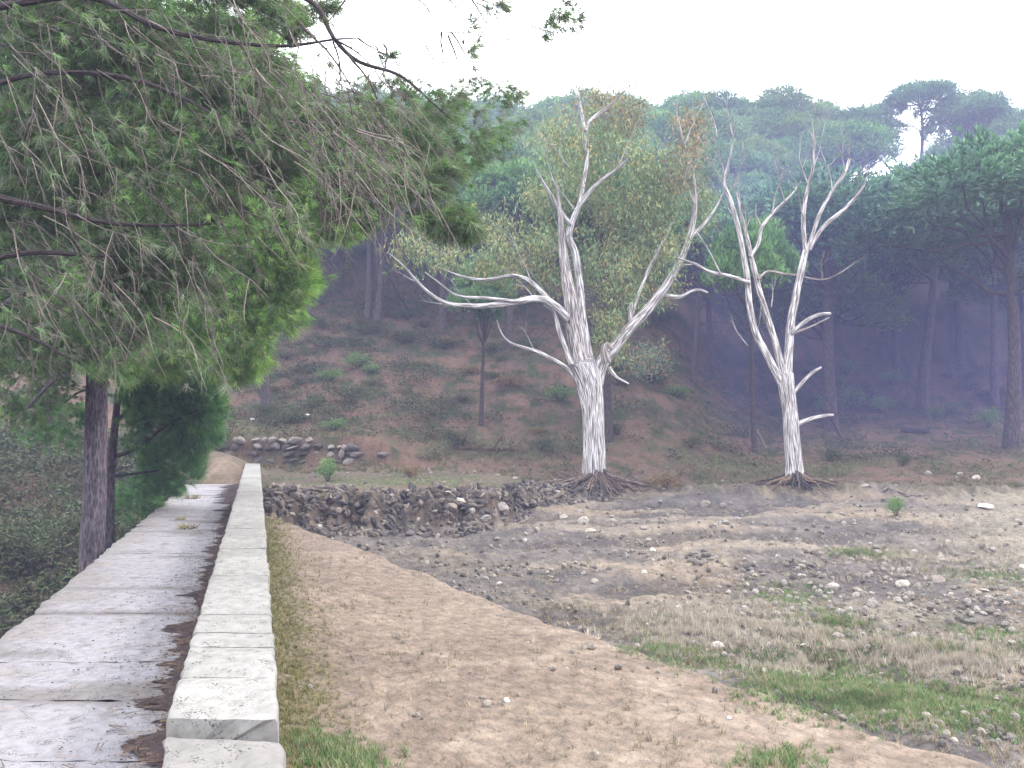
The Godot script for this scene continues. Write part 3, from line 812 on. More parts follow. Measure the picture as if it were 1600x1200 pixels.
func build_forest() -> void:
	var rng := rng_of(31)
	var protos := []
	for k in 9:
		protos.append(hill_pine(40 + k, 10.0, [0.5, 0.56, 0.46, 0.6, 0.52, 0.42, 0.26, 0.3, 0.34][k], [3.9, 4.3, 3.6, 4.0, 4.6, 3.3, 4.5, 5.0, 4.2][k], [17, 20, 15, 18, 22, 14, 26, 30, 24][k], 8200 if k < 6 else 11500))
	# the pines one can tell apart at the foot of the slope: foot px, py, top py, prototype, width
	var front := [
		[1300, 672, 268, 1, 1.2, "stone pine with slightly leaning grey trunk just right of the bare white tree"],
		[1440, 641, 250, 3, 1.05, "stone pine with straight bare trunk standing alone before the dark forest"],
		[1578, 701, 205, 4, 1.1, "stone pine with the thickest trunk, at the right edge above the pale shore"],
		[1553, 640, 235, 0, 0.8, "thin leaning pine just left of the thick trunk at the right edge"],
		[1180, 706, 345, 3, 0.55, "slender dark pine trunk just left of the bare white tree"],
		[752, 664, 380, 5, 0.6, "short pine with pale trunk base left of the leafy eucalyptus"],
		[950, 690, 250, 3, 0.7, "dark pine trunk directly behind the leafy eucalyptus"],
		[1085, 600, 300, 3, 0.7, "thin dark pine between the leafy eucalyptus and the bare tree"],
		[590, 502, 215, 2, 1.0, "dark pine up the shaded slope beside a leaning fork"],
		[415, 640, 250, 0, 0.9, "brown trunked pine above the far end of the parapet"],
		[795, 545, 240, 0, 0.9, "dark pine on the slope behind the eucalyptus's long left limb"],
		[1385, 560, 262, 2, 0.9, "pine in the shade behind the one leaning by the bare tree"],
		[1500, 570, 265, 0, 0.9, "forked looking pine in the shade between the two right-hand trunks"],
		[690, 520, 225, 1, 0.9, "pine on the slope behind the stone wall's right end"],
	]
	for a in front:
		var f := on_ground(a[0], a[1])
		var d := -f.z
		var h: float = (a[1] - a[2]) / FOCAL * d
		place_pine(protos[a[3]], f, h / 10.0, rng.randf() * TAU, 4 if a[0] > 1250 else rng.randi() % 4, a[5], "pines at the foot of the slope", a[4])
	# rows up the hillside to the ridge
	var rows := [[55.0, "low on the hillside"], [62.0, "in the second row up the hillside"], [69.0, "in the third row up the hillside"], [76.0, "halfway up the hillside"], [83.0, "in the fifth row up the hillside"], [90.0, "high on the hillside"], [97.0, "just below the ridge"], [103.0, "on the skyline ridge"], [109.0, "just behind the skyline ridge"]]
	for row in rows:
		var d: float = row[0]
		var n := 0
		var x := -d * 0.46
		while x < d * 0.66:
			var dd := d + rng.randf_range(-2.2, 2.2)
			var xx := x + rng.randf_range(-1.5, 1.5)
			x += 5.5 if d < 80.0 else 4.7
			var f := Vector3(xx, height(xx, -dd) - 0.2, -dd)
			var h := rng.randf_range(8.6, 11.2) if d < 100.0 else (rng.randf_range(9.8, 11.6) if xx < 0.3 * d else rng.randf_range(11.0, 12.4))
			var kind: int = rng.randi() % 6 if d < 66.0 and rng.randf() < 0.5 else 6 + rng.randi() % 3
			var turn := rng.randf() * TAU
			var tint := rng.randi() % 4
			# the chink of sky under the ridge crowns at the right
			var foot := pixel(f)
			var head := pixel(f + Vector3(0, h, 0))
			var half := 3.6 * FOCAL / dd
			if foot.x + half > 1392 and foot.x - half < 1458 and head.y < 300:
				if d < 100.0 and foot.y > 262:
					h = minf(h, (foot.y - 296.0) / FOCAL * dd)
					if h < 5.0:
						continue
				elif d > 105.0:
					if absf(foot.x - 1424.0) < 85.0:
						continue
				elif d >= 100.0 and absf(foot.x - 1424.0) < 66.0:
					kind = 3
			n += 1
			place_pine(protos[kind], f, h / 10.0, turn, tint, "umbrella pine %s, %s from the left" % [row[1], ordinal(n)], "pines on the hillside")
	for p in protos:
		p.free()

func tuft_mesh(n: int, length: float, w: float, spread: float, seed_: int) -> ArrayMesh:
	var rng := rng_of(seed_)
	var sh := Shape.new()
	for i in n:
		var d := Vector3(rng.randf_range(-1, 1) * spread, 1.0, rng.randf_range(-1, 1) * spread).normalized()
		var side := d.cross(Vector3(rng.randf_range(-1, 1), rng.randf_range(-1, 1), rng.randf_range(-1, 1))).normalized() * w
		var b := Vector3(rng.randf_range(-1, 1), rng.randf_range(-0.5, 1), rng.randf_range(-1, 1)) * length * 0.12
		sh.tri(b - side, b + side, b + d * length * rng.randf_range(0.7, 1.15), Color(1, 1, 1))
	return sh.mesh(true)

func facing(dir: Vector3, s: float, rng: RandomNumberGenerator) -> Basis:
	var y := dir.normalized()
	var x := y.cross(Vector3(rng.randf_range(-1, 1), rng.randf_range(-1, 1), rng.randf_range(-1, 1))).normalized()
	return Basis(x, y, x.cross(y)).scaled(Vector3.ONE * s)

func needle_blobs(list: Array, per: float, rng: RandomNumberGenerator, tones: Array, size: float, origin: Vector3, places: Array, tints: PackedColorArray) -> void:
	for a in list:
		var k: float = a[2] / FOCAL
		var c := at(a[0], a[1], a[2]) - origin
		var R := Vector3(a[3] * k, a[4] * k, (a[3] + a[4]) * 0.5 * k)
		var n := int(a[3] * a[4] * per * (a[5] if a.size() > 5 else 1.0))
		var sub := []
		for i in 9:
			sub.append(Vector3(rng.randfn(0, 0.5), rng.randfn(0, 0.5), rng.randfn(0, 0.5)))
		for i in n:
			var o: Vector3 = sub[rng.randi() % 9] + Vector3(rng.randfn(), rng.randfn(), rng.randfn()) * 0.26
			if o.length() > 1.15:
				o = o.normalized() * rng.randf_range(0.7, 1.1)
			var dir := Vector3(0.5, -0.35, 0.1) + o * 0.5 + Vector3(rng.randf_range(-1, 1), rng.randf_range(-0.8, 1), rng.randf_range(-1, 1)) * 0.8
			places.append(Transform3D(facing(dir, size * rng.randf_range(0.7, 1.3), rng), c + o * R))
			tints.push_back(tones[rng.randi() % tones.size()] * rng.randf_range(0.65, 1.35))

func build_left_pines() -> void:
	var rng := rng_of(51)
	var tuft := tuft_mesh(13, 0.17, 0.0042, 0.75, 5)
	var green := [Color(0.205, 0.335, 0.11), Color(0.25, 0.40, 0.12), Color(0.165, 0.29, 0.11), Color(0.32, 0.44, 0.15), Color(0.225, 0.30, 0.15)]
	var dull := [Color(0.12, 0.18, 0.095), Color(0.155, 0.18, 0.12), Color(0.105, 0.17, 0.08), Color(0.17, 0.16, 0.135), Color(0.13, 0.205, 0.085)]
	var bark := Color(0.17, 0.15, 0.175)
	# the tall pine in the gully
	var foot := on_ground(142, 1085)
	foot = at(142, 1110, 15.0)
	foot.y = height(foot.x, foot.z)
	var t := base("gully_pine", foot)
	tag(t, "big pine rooted below the dam at left, its crown overhanging the path", "tree")
	limb(t, "trunk", [[138, 1160, 52], [141, 1040, 41], [143, 900, 37], [148, 780, 35], [150, 650, 32], [153, 520, 30], [158, 380, 26], [164, 200, 20], [170, 20, 14], [176, -140, 8]], 15.0, 0.0, rng, M.pine_bark, bark, 16, 0.06)
	for a in [[[154, 500, 14], [230, 470, 11], [320, 440, 8], [430, 450, 4]], [[157, 400, 14], [250, 380, 11], [350, 340, 8], [470, 370, 4]], [[160, 300, 14], [80, 270, 10], [-40, 290, 5]], [[163, 230, 14], [260, 200, 11], [390, 170, 8], [540, 190, 3]], [[168, 90, 12], [270, 60, 9], [380, 30, 6], [450, 60, 3]], [[156, 450, 12], [70, 440, 9], [-30, 500, 4]], [[152, 560, 9], [90, 590, 6], [40, 640, 3]], [[166, 120, 12], [80, 90, 9], [-40, 60, 5]]]:
		limb(t, "bough", a, 15.0, rng.randf_range(-2.5, 0.8), rng, M.pine_bark, bark * 0.9, 8)
	var pl := []
	var tn := PackedColorArray()
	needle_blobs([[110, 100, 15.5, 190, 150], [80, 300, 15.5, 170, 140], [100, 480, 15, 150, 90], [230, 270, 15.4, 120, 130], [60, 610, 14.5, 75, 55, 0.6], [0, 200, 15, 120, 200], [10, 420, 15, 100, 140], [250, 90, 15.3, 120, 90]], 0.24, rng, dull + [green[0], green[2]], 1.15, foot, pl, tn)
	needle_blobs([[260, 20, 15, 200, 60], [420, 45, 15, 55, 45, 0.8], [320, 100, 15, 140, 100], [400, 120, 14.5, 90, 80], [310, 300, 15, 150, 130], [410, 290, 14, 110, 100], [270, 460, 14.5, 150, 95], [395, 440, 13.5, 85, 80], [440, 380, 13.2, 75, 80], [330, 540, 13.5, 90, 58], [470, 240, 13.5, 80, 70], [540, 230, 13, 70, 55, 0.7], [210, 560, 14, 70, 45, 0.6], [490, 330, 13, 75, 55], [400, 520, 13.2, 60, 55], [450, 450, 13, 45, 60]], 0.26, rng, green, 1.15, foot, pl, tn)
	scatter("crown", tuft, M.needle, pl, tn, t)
	# the near pine: trunk just outside the frame at left, boughs reaching over towards the right, bare hanging twigs
	foot = Vector3(-6.4, height(-6.4, -8.2), -8.2)
	var u := base("near_pine", foot)
	tag(u, "nearest pine, its boughs and bare hanging twigs filling the upper left corner", "tree")
	var trunk := Shape.new()
	var tp := PackedVector3Array()
	var tr := PackedFloat32Array()
	for i in 14:
		var f := i / 13.0
		tp.push_back(Vector3(0.25 * sin(f * 3.0), -0.6 + 13.5 * f, 0.2 * sin(f * 4.0)))
		tr.push_back(lerpf(0.30, 0.10, f))
	trunk.tube(tp, tr, 14, bark, 0.06, rng)
	obj("trunk", trunk.mesh(), M.pine_bark, u)
	var dark := Color(0.12, 0.105, 0.105)
	for a in [[[-260, 60, 26], [0, 10, 17], [140, -5, 14], [240, 40, 12], [330, 62, 10], [440, 72, 7], [520, 62, 5], [560, 60, 2]],
			[[-260, 120, 20], [-60, 140, 13], [60, 115, 10], [190, 120, 11], [300, 160, 7], [380, 215, 4]],
			[[-260, 330, 26], [-80, 300, 20], [40, 318, 14], [150, 345, 10], [235, 352, 7], [330, 350, 4]],
			[[-260, 430, 24], [-90, 420, 16], [40, 395, 12], [120, 398, 9], [190, 400, 5]],
			[[-260, -90, 40], [0, -130, 32], [200, -120, 26], [420, -100, 20], [640, -75, 15], [820, -50, 9], [960, -30, 4]],
			[[150, -118, 22], [300, -60, 17], [420, -20, 13], [490, 5, 11], [522, 60, 9], [560, 96, 8], [625, 118, 6], [680, 165, 4], [710, 190, 2]],
			[[-260, 560, 20], [-70, 500, 13], [30, 520, 9], [110, 560, 5]]]:
		for q in a: q[2] *= 0.72
		limb(u, "bough", a, 8.2, rng.randf_range(-0.9, 0.6), rng, M.pine_bark, dark, 9)
	var tip_pl := []
	var tip_tn := PackedColorArray()
	var tw := Shape.new()
	var tones := [Color(0.24, 0.205, 0.20), Color(0.34, 0.30, 0.28), Color(0.16, 0.135, 0.135), Color(0.44, 0.39, 0.35), Color(0.27, 0.235, 0.225)]
	for i in 520:
		var px := rng.randf_range(-40, 620)
		var py := rng.randf_range(-30, 330) if px > 330 else rng.randf_range(-30, 500)
		if px > 440:
			py = rng.randf_range(95, 270) + (px - 440) * 0.10
		var d0 := rng.randf_range(6.8, 9.6)
		var lx := rng.randf_range(30, 130)
		var ly := rng.randf_range(30, 160)
		var bend := rng.randf_range(-0.3, 0.55)
		var w := rng.randf_range(0.9, 1.9) if rng.randf() < 0.85 else rng.randf_range(1.9, 3.6)
		var knots := []
		var wig := rng.randf_range(0, TAU)
		for k in 6:
			var f := k / 5.0
			knots.append([px + lx * (f * (1.0 - bend) + bend * sqrt(f)) + sin(f * 6.0 + wig) * 8.0, py + ly * (f * (1.0 - bend) + bend * f * f) + cos(f * 5.0 + wig) * 6.0, w * (1.0 - 0.65 * f)])
		var l := smooth_line(knots, d0, rng.randf_range(-0.8, 0.8), rng, 2)
		tw.tube(l[0], l[1], 5, tones[rng.randi() % 5])
		for k in rng.randi_range(0, 5):
			var q: Vector3 = l[0][rng.randi_range(3, l[0].size() - 1)]
			tip_pl.append(Transform3D(facing(Vector3(0.5, -0.5, 0.1) + Vector3(rng.randf_range(-1, 1), rng.randf_range(-1, 1), rng.randf_range(-1, 1)) * 0.9, rng.randf_range(0.55, 0.95), rng), q - foot))
			tip_tn.push_back(dull[rng.randi() % dull.size()] * rng.randf_range(0.7, 1.35))
		if rng.randf() < 0.5:
			var p: Vector3 = l[0][rng.randi_range(4, 8)]
			twig_from(tw, p, Vector3(rng.randf_range(-0.2, 0.9), -1.0, rng.randf_range(-0.4, 0.4)), rng.randf_range(0.25, 0.7), 0.005, rng, tones[rng.randi() % 5], 1, 0.3)
	# twigs against the sky
	for a in [[487, 0, 523, 62, 5], [523, 62, 600, 108, 4], [540, 80, 620, 160, 4], [560, 60, 612, 100, 3], [600, 70, 625, 118, 4], [450, 60, 523, 62, 3], [470, 40, 560, 150, 4], [520, 65, 540, 140, 3], [695, -10, 700, 50, 3], [700, 50, 745, 45, 2], [690, 50, 660, 110, 2.5], [700, 55, 720, 125, 3], [705, 50, 752, 115, 2.5], [665, 70, 680, 110, 2], [735, -5, 775, 40, 3], [745, 5, 795, 15, 2], [790, 60, 830, 85, 2], [780, 75, 792, 105, 1.5], [870, -10, 905, 40, 3], [905, 30, 925, 65, 2], [830, 40, 870, 45, 2], [600, 105, 570, 50, 2], [655, 0, 690, 30, 2], [560, -10, 590, 15, 2.5], [540, 0, 510, 40, 2.5], [930, 20, 960, 60, 1.5], [1000, 35, 1035, 48, 1.2]]:
		var p := at(a[0], a[1], 8.0 + rng.randf_range(-0.5, 0.5))
		var q := at(a[2], a[3], 8.0 + rng.randf_range(-0.5, 0.5))
		twig_from(tw, p, q - p, p.distance_to(q), a[4] * 0.62 * 8.0 / FOCAL, rng, Color(0.10, 0.085, 0.085), 2, 0.1)
	obj("hanging_twigs", centred(tw, foot).mesh(), M.wood, u).set_meta("kind", "stuff")
	pl = tip_pl
	tn = tip_tn
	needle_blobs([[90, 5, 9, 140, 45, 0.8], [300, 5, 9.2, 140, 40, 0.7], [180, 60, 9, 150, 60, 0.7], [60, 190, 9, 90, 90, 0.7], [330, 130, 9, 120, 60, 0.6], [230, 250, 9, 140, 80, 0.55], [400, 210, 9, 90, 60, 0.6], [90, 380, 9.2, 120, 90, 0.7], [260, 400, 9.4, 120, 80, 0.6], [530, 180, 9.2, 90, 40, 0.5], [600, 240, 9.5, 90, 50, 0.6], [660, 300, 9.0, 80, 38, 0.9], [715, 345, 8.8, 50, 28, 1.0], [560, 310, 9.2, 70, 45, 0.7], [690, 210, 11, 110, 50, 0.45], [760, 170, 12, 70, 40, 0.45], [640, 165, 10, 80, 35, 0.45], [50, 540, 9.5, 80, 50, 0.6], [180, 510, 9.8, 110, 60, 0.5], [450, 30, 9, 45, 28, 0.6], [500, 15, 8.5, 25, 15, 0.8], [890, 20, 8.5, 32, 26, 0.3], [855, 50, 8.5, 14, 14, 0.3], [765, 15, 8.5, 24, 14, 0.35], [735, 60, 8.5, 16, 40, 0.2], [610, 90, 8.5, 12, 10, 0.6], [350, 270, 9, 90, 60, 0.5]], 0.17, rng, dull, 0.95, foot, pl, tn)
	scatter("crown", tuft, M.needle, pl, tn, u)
	# the young pine behind, leaning over the path edge
	foot = at(176, 1040, 17.0)
	foot.y = height(foot.x, foot.z)
	var y := base("young_pine", foot)
	tag(y, "young pine with bright green drooping boughs beside the far path edge", "tree")
	limb(y, "trunk", [[172, 1060, 20], [170, 880, 18], [172, 760, 15], [180, 660, 11], [190, 560, 7], [200, 480, 4]], 17.0, 0.0, rng, M.pine_bark, bark * 0.7, 10)
	for a in [[[171, 716, 7], [215, 700, 5], [260, 665, 4], [310, 640, 2]], [[172, 745, 6], [210, 740, 4], [250, 735, 2]], [[178, 660, 6], [230, 620, 5], [290, 590, 3], [330, 600, 2]], [[184, 620, 5], [130, 610, 4], [90, 640, 2]]]:
		limb(y, "bough", a, 17.0, rng.randf_range(-0.8, 0.8), rng, M.pine_bark, bark * 0.5, 7)
	pl = []
	tn = PackedColorArray()
	needle_blobs([[290, 600, 17, 60, 40], [300, 650, 17, 50, 50], [250, 660, 17.3, 60, 50, 0.7], [270, 720, 17.3, 45, 45, 0.8], [225, 740, 17.5, 40, 40, 0.5], [230, 600, 17, 60, 40], [200, 790, 18, 50, 40, 0.4], [90, 660, 17.5, 50, 50, 0.4], [325, 610, 16.8, 25, 25], [320, 660, 17, 28, 40]], 0.42, rng, [Color(0.10, 0.205, 0.085), Color(0.13, 0.245, 0.09), Color(0.085, 0.165, 0.08)], 1.2, foot, pl, tn)
	scatter("crown", tuft, M.needle, pl, tn, y)

# ---------------------------------------------------------------- shrubs, grass, stones
func shrub(seed_: int, R: float, H: float, n: int, tones: Array) -> Node3D:
	var rng := rng_of(seed_)
	var o := Node3D.new()
	o.set_meta("stem", "shrub")
	var st := Shape.new()
	for i in 9:
		var a := rng.randf() * TAU
		twig_from(st, Vector3(0, -0.05, 0), Vector3(cos(a) * 0.6, 1, sin(a) * 0.6), H * 0.8, 0.02, rng, Color(0.10, 0.08, 0.06), 1)
	obj("stems", st.mesh(), M.wood, o)
	var lf := Shape.new()
	for k in 9:
		var a := rng.randf() * TAU
		var rr := R * 0.7 * sqrt(rng.randf())
		leaf_cloud(lf, Vector3(cos(a) * rr, H * rng.randf_range(0.3, 0.75), sin(a) * rr), Vector3(R * 0.42, H * 0.32, R * 0.42), n / 9, 0.09, 0.0, tones, rng)
	obj("foliage", lf.mesh(true), M.leaf, o)
	return o

func build_shrubs() -> void:
	var rng := rng_of(61)
	var dark := [Color(0.045, 0.06, 0.03), Color(0.06, 0.075, 0.035), Color(0.075, 0.08, 0.045)]
	var green := [Color(0.11, 0.20, 0.065), Color(0.14, 0.24, 0.075), Color(0.10, 0.17, 0.07)]
	var brown := [Color(0.16, 0.105, 0.055), Color(0.13, 0.09, 0.05), Color(0.19, 0.13, 0.07)]
	var blue := [Color(0.17, 0.26, 0.18), Color(0.21, 0.30, 0.21), Color(0.15, 0.23, 0.15), Color(0.36, 0.22, 0.09)]
	var protos := [shrub(71, 0.7, 0.8, 1500, dark), shrub(72, 0.9, 0.7, 1700, dark), shrub(73, 0.6, 0.9, 1500, green), shrub(74, 0.6, 0.5, 1400, brown), shrub(75, 1.0, 1.1, 2200, blue)]
	var named := [
		[1020, 600, 4, 1.9, "blue green regrowth bush behind the leafy eucalyptus's right limb"],
		[512, 752, 2, 0.75, "small bright green bush before the low stone wall"],
		[1040, 762, 3, 0.9, "round dry brown bush right of the eucalyptus roots"],
		[1400, 806, 2, 0.55, "low grey green tuft of growth on the pale shore"],
		[1330, 640, 2, 1.5, "spreading green bush right of the leaning pine trunk"],
		[1285, 645, 2, 1.1, "green bush just left of the leaning pine trunk"],
		[1375, 645, 2, 1.0, "low green bush left of the lone straight pine"],
		[1460, 655, 2, 0.8, "low green bush at the foot of the lone straight pine"],
		[1545, 668, 2, 1.1, "green bush at the foot of the thick right-hand pine"],
		[1298, 722, 0, 0.8, "dark round shrub on the brown slope right of the bare tree"],
		[720, 700, 0, 1.1, "dark shrub at the foot of the slope left of the eucalyptus"],
		[845, 705, 1, 0.8, "dark shrub just left of the eucalyptus trunk"],
		[965, 680, 0, 0.8, "dark shrub just right of the eucalyptus trunk"],
		[1080, 700, 1, 0.7, "grey shrub between the two white trees"],
		[640, 745, 3, 0.6, "yellow brown shrub at the right end of the stone wall"],
		[1015, 760, 3, 0.5, "small dry bush beside the eucalyptus roots"],
		[415, 650, 1, 0.8, "shrub at the foot of the brown pine above the parapet's end"],
		[545, 632, 1, 1.4, "broad dark shrub in the middle of the shaded slope"],
		[340, 700, 0, 1.0, "dark shrub left of the stone wall"],
		[1410, 728, 0, 0.55, "small dark shrub on the needle covered slope at right"],
		[60, 900, 0, 1.5, "dark bush in the gully left of the big pine trunk"],
		[100, 860, 1, 1.3, "low bush in the gully behind the big pine trunk"],
		[210, 860, 0, 1.6, "dark bush in the gully beside the path edge"],
		[20, 880, 1, 1.5, "dark bush at the left edge of the gully"],
		[250, 800, 0, 1.4, "dark bush between the young pine and the path"],
	]
	for a in named:
		var f := on_ground(a[0], a[1])
		var c := copy_of(protos[a[2]])
		c.position = f
		c.rotation.y = rng.randf() * TAU
		c.scale = Vector3.ONE * a[3]
		tag(c, a[4], "bush")
		c.remove_meta("stem")
	var spots := []
	for i in 64:
		var px := rng.randf_range(390, 1180) if i < 44 else rng.randf_range(1180, 1600)
		var py := rng.randf_range(500, 690) if i < 44 else rng.randf_range(575, 650)
		var f := on_ground(px, py)
		if f.z < -75.0 or f.z > -34.0:
			continue
		spots.append([px, f])
	spots.sort_custom(func(p, q): return p[0] < q[0])
	var n := 0
	for sp in spots:
		n += 1
		var c := copy_of(protos[[0, 1, 0, 1, 2, 3][rng.randi() % 6]])
		c.position = sp[1]
		c.rotation.y = rng.randf() * TAU
		c.scale = Vector3(1.25, rng.randf_range(0.5, 0.9), 1.25) * rng.randf_range(0.6, 1.3)
		tag(c, "low undergrowth shrub on the forest slope, %s from the left" % ordinal(n), "bush", "undergrowth on the slope")
		c.remove_meta("stem")
	for p in protos:
		p.free()

func build_grass() -> void:
	var rng := rng_of(81)
	var blade := Shape.new()
	for i in 9:
		var d := Vector3(rng.randf_range(-1, 1) * 0.6, 1, rng.randf_range(-1, 1) * 0.6).normalized()
		var b := Vector3(rng.randf_range(-1, 1), 0, rng.randf_range(-1, 1)) * 0.035
		var w := Vector3(rng.randf_range(-1, 1), 0, rng.randf_range(-1, 1)).normalized() * 0.004
		blade.tri(b - w, b + w, b + d * rng.randf_range(0.06, 0.13), Color(1, 1, 1))
	var bm := blade.mesh(true)
	var dry := [Color(0.34, 0.27, 0.19), Color(0.27, 0.215, 0.15), Color(0.40, 0.33, 0.24), Color(0.30, 0.26, 0.22)]
	var green := [Color(0.12, 0.215, 0.075), Color(0.155, 0.245, 0.09), Color(0.21, 0.25, 0.12), Color(0.30, 0.26, 0.16)]
	var olive := [Color(0.20, 0.19, 0.08), Color(0.25, 0.22, 0.10), Color(0.15, 0.16, 0.06)]
	var pl := []
	var tn := PackedColorArray()
	# dry stubble over the lake bed
	for i in 26000:
		var px := rng.randf_range(430, 1640)
		var py := 700 + 540 * pow(rng.randf(), 1.0)
		var p := on_flat(px, py)
		if p.y > 90.0: continue
		var k := bank_share(p.x, -p.z)
		if rng.randf() < k * 0.85: continue
		if py > 1040.0 and rng.randf() < 0.6: continue
		if patch.get_noise_2d(p.x * 2.0, p.z * 2.0) < -0.12 and rng.randf() < 0.8: continue
		pl.append(Transform3D(Basis(Vector3.UP, rng.randf() * TAU).scaled(Vector3(1, rng.randf_range(0.4, 1.0), 1) * rng.randf_range(0.5, 1.1)), p))
		tn.push_back(dry[rng.randi() % 4] * rng.randf_range(0.7, 1.2))
	for a in [[1150, 975, 90, 16, 1600], [1480, 1030, 90, 16, 1800], [1240, 1030, 40, 12, 500], [1100, 1000, 50, 10, 500], [1480, 870, 110, 20, 1300]]:
		for i in a[4]:
			var p := on_flat(a[0] + rng.randfn(0, a[2]), a[1] + rng.randfn(0, a[3]))
			if p.y > 90.0: continue
			pl.append(Transform3D(Basis(Vector3.UP, rng.randf() * TAU).scaled(Vector3.ONE * rng.randf_range(0.6, 1.3)), p))
			tn.push_back(Color(0.46, 0.40, 0.33) * rng.randf_range(0.6, 1.15))
	tag(scatter("dry_grass", bm, M.grass, pl, tn), "dry straw stubble over the lake bed")
	pl = []
	tn = PackedColorArray()
	# green strips
	for a in [[1180, 1050, 1400, 1095, 34, 2400], [1330, 1085, 1640, 1125, 26, 2800], [1000, 1005, 1130, 1035, 14, 500], [1200, 930, 1260, 925, 14, 400], [1240, 955, 1330, 980, 14, 500], [1325, 862, 1385, 868, 5, 500], [1500, 895, 1640, 905, 10, 500], [1400, 1005, 1560, 1025, 10, 500], [1500, 985, 1640, 1010, 12, 400], [470, 1160, 570, 1195, 18, 420], [560, 752, 720, 752, 5, 600], [1090, 725, 1190, 735, 9, 700], [1255, 730, 1330, 735, 8, 400], [1180, 1195, 1260, 1180, 12, 160], [1290, 610, 1420, 640, 16, 900]]:
		for i in int(a[5] * 1.3):
			var f := rng.randf()
			var p := on_ground(lerpf(a[0], a[2], f) + rng.randfn(0, 26), lerpf(a[1], a[3], f) + rng.randfn(0, a[4] * 0.7))
			pl.append(Transform3D(Basis(Vector3.UP, rng.randf() * TAU).scaled(Vector3(1.1, 0.75, 1.1) * rng.randf_range(0.4, 1.05)), p))
			tn.push_back(green[rng.randi() % 4] * rng.randf_range(0.7, 1.25))
	tag(scatter("green_grass", bm, M.grass, pl, tn), "fresh green grass in damp strips of the lake bed")
	pl = []
	tn = PackedColorArray()
	for i in 5200:
		var d := 2.5 + 18.0 * pow(rng.randf(), 1.3)
		var s := 0.12 + absf(rng.randfn(0, 0.28))
		var x := s - 0.2843 * d
		pl.append(Transform3D(Basis(Vector3.UP, rng.randf() * TAU).scaled(Vector3(1, 0.7, 1) * rng.randf_range(0.3, 0.75)), Vector3(x, height(x, -d), -d)))
		tn.push_back(olive[rng.randi() % 3] * rng.randf_range(0.7, 1.25))
	tag(scatter("olive_grass", bm, M.grass, pl, tn), "olive grass along the lake side foot of the parapet")
	pl = []
	tn = PackedColorArray()
	for i in 12000:
		var dd := 31.0 + 30.0 * pow(rng.randf(), 1.4)
		var xx := rng.randf_range(-0.34, 0.62) * dd
		var p := Vector3(xx, height(xx, -dd), -dd)
		if patch.get_noise_2d(p.x, p.z) < -0.05 and rng.randf() < 0.8: continue
		pl.append(Transform3D(Basis(Vector3.UP, rng.randf() * TAU).scaled(Vector3(1.6, 1, 1.6) * rng.randf_range(0.8, 2.0)), p))
		tn.push_back(([Color(0.16, 0.14, 0.07), Color(0.10, 0.11, 0.05), Color(0.20, 0.16, 0.10)][rng.randi() % 3]) * rng.randf_range(0.6, 1.2))
	tag(scatter("slope_grass", bm, M.grass, pl, tn), "sparse dull grass on the needle covered slope")
	var herb := Shape.new()
	leaf_cloud(herb, Vector3(0, 0.16, 0), Vector3(0.22, 0.13, 0.22), 63, 0.09, 0.0, [Color(1, 1, 1)], rng)
	pl = []
	tn = PackedColorArray()
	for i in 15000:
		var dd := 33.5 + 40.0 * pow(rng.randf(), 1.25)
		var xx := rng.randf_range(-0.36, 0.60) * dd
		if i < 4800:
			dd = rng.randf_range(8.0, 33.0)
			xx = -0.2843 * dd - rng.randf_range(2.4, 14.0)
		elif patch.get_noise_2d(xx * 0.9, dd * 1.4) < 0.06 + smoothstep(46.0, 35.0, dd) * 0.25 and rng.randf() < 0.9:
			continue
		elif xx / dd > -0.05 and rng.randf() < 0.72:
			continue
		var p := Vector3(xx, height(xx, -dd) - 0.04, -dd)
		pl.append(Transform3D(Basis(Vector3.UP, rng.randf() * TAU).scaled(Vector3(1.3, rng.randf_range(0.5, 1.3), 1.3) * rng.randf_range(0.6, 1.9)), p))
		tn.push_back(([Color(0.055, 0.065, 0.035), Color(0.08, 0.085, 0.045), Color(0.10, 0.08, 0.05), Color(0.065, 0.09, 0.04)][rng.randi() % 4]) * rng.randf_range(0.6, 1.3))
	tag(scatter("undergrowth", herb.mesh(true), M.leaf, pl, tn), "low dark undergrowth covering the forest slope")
	# weeds rooted in the path joints
	for a in [[291, 826, 0.8, "small dry weed on the path near its far end"], [300, 779, 0.9, "dry weed tuft farthest along the path"], [283, 812, 0.45, "tiny weed just beyond the small dry weed on the path"]]:
		var sh := Shape.new()
		for i in 90:
			var d := Vector3(rng.randf_range(-1, 1), rng.randf_range(0.3, 0.9), rng.randf_range(-1, 1)).normalized()
			var b := Vector3(rng.randf_range(-1, 1), 0, rng.randf_range(-1, 1)) * 0.10
			var w := Vector3(rng.randf_range(-1, 1), 0, rng.randf_range(-1, 1)).normalized() * 0.006
			sh.tri(b - w, b + w, b + d * rng.randf_range(0.06, 0.16), [Color(0.22, 0.19, 0.09), Color(0.30, 0.25, 0.14), Color(0.14, 0.13, 0.06)][i % 3])
		var r := ray(a[0], a[1])
		var p := EYE + r * (1.595 / -r.y)
		var o := obj("path_weed", sh.mesh(true), M.grass)
		o.position = p
		o.scale = Vector3.ONE * a[2] * 1.6
		tag(o, a[3], "weed", "weeds on the path")

func on_flat(px: float, py: float) -> Vector3:     # quick meeting with the lake bed
	var r := ray(px, py)
	if r.y > -0.02:
		return Vector3(0, 99, 0)
	var y := -0.8
	var p := Vector3.ZERO
	for i in 5:
		p = EYE + r * ((y - EYE.y) / r.y)
		y = height(p.x, p.z)
	if -p.z > 33.0:
		return Vector3(0, 99, 0)
	var s := p.x - 0.2843 * p.z
	if s < 0.13:
		return Vector3(0, 99, 0)
	p.y = y
	return p

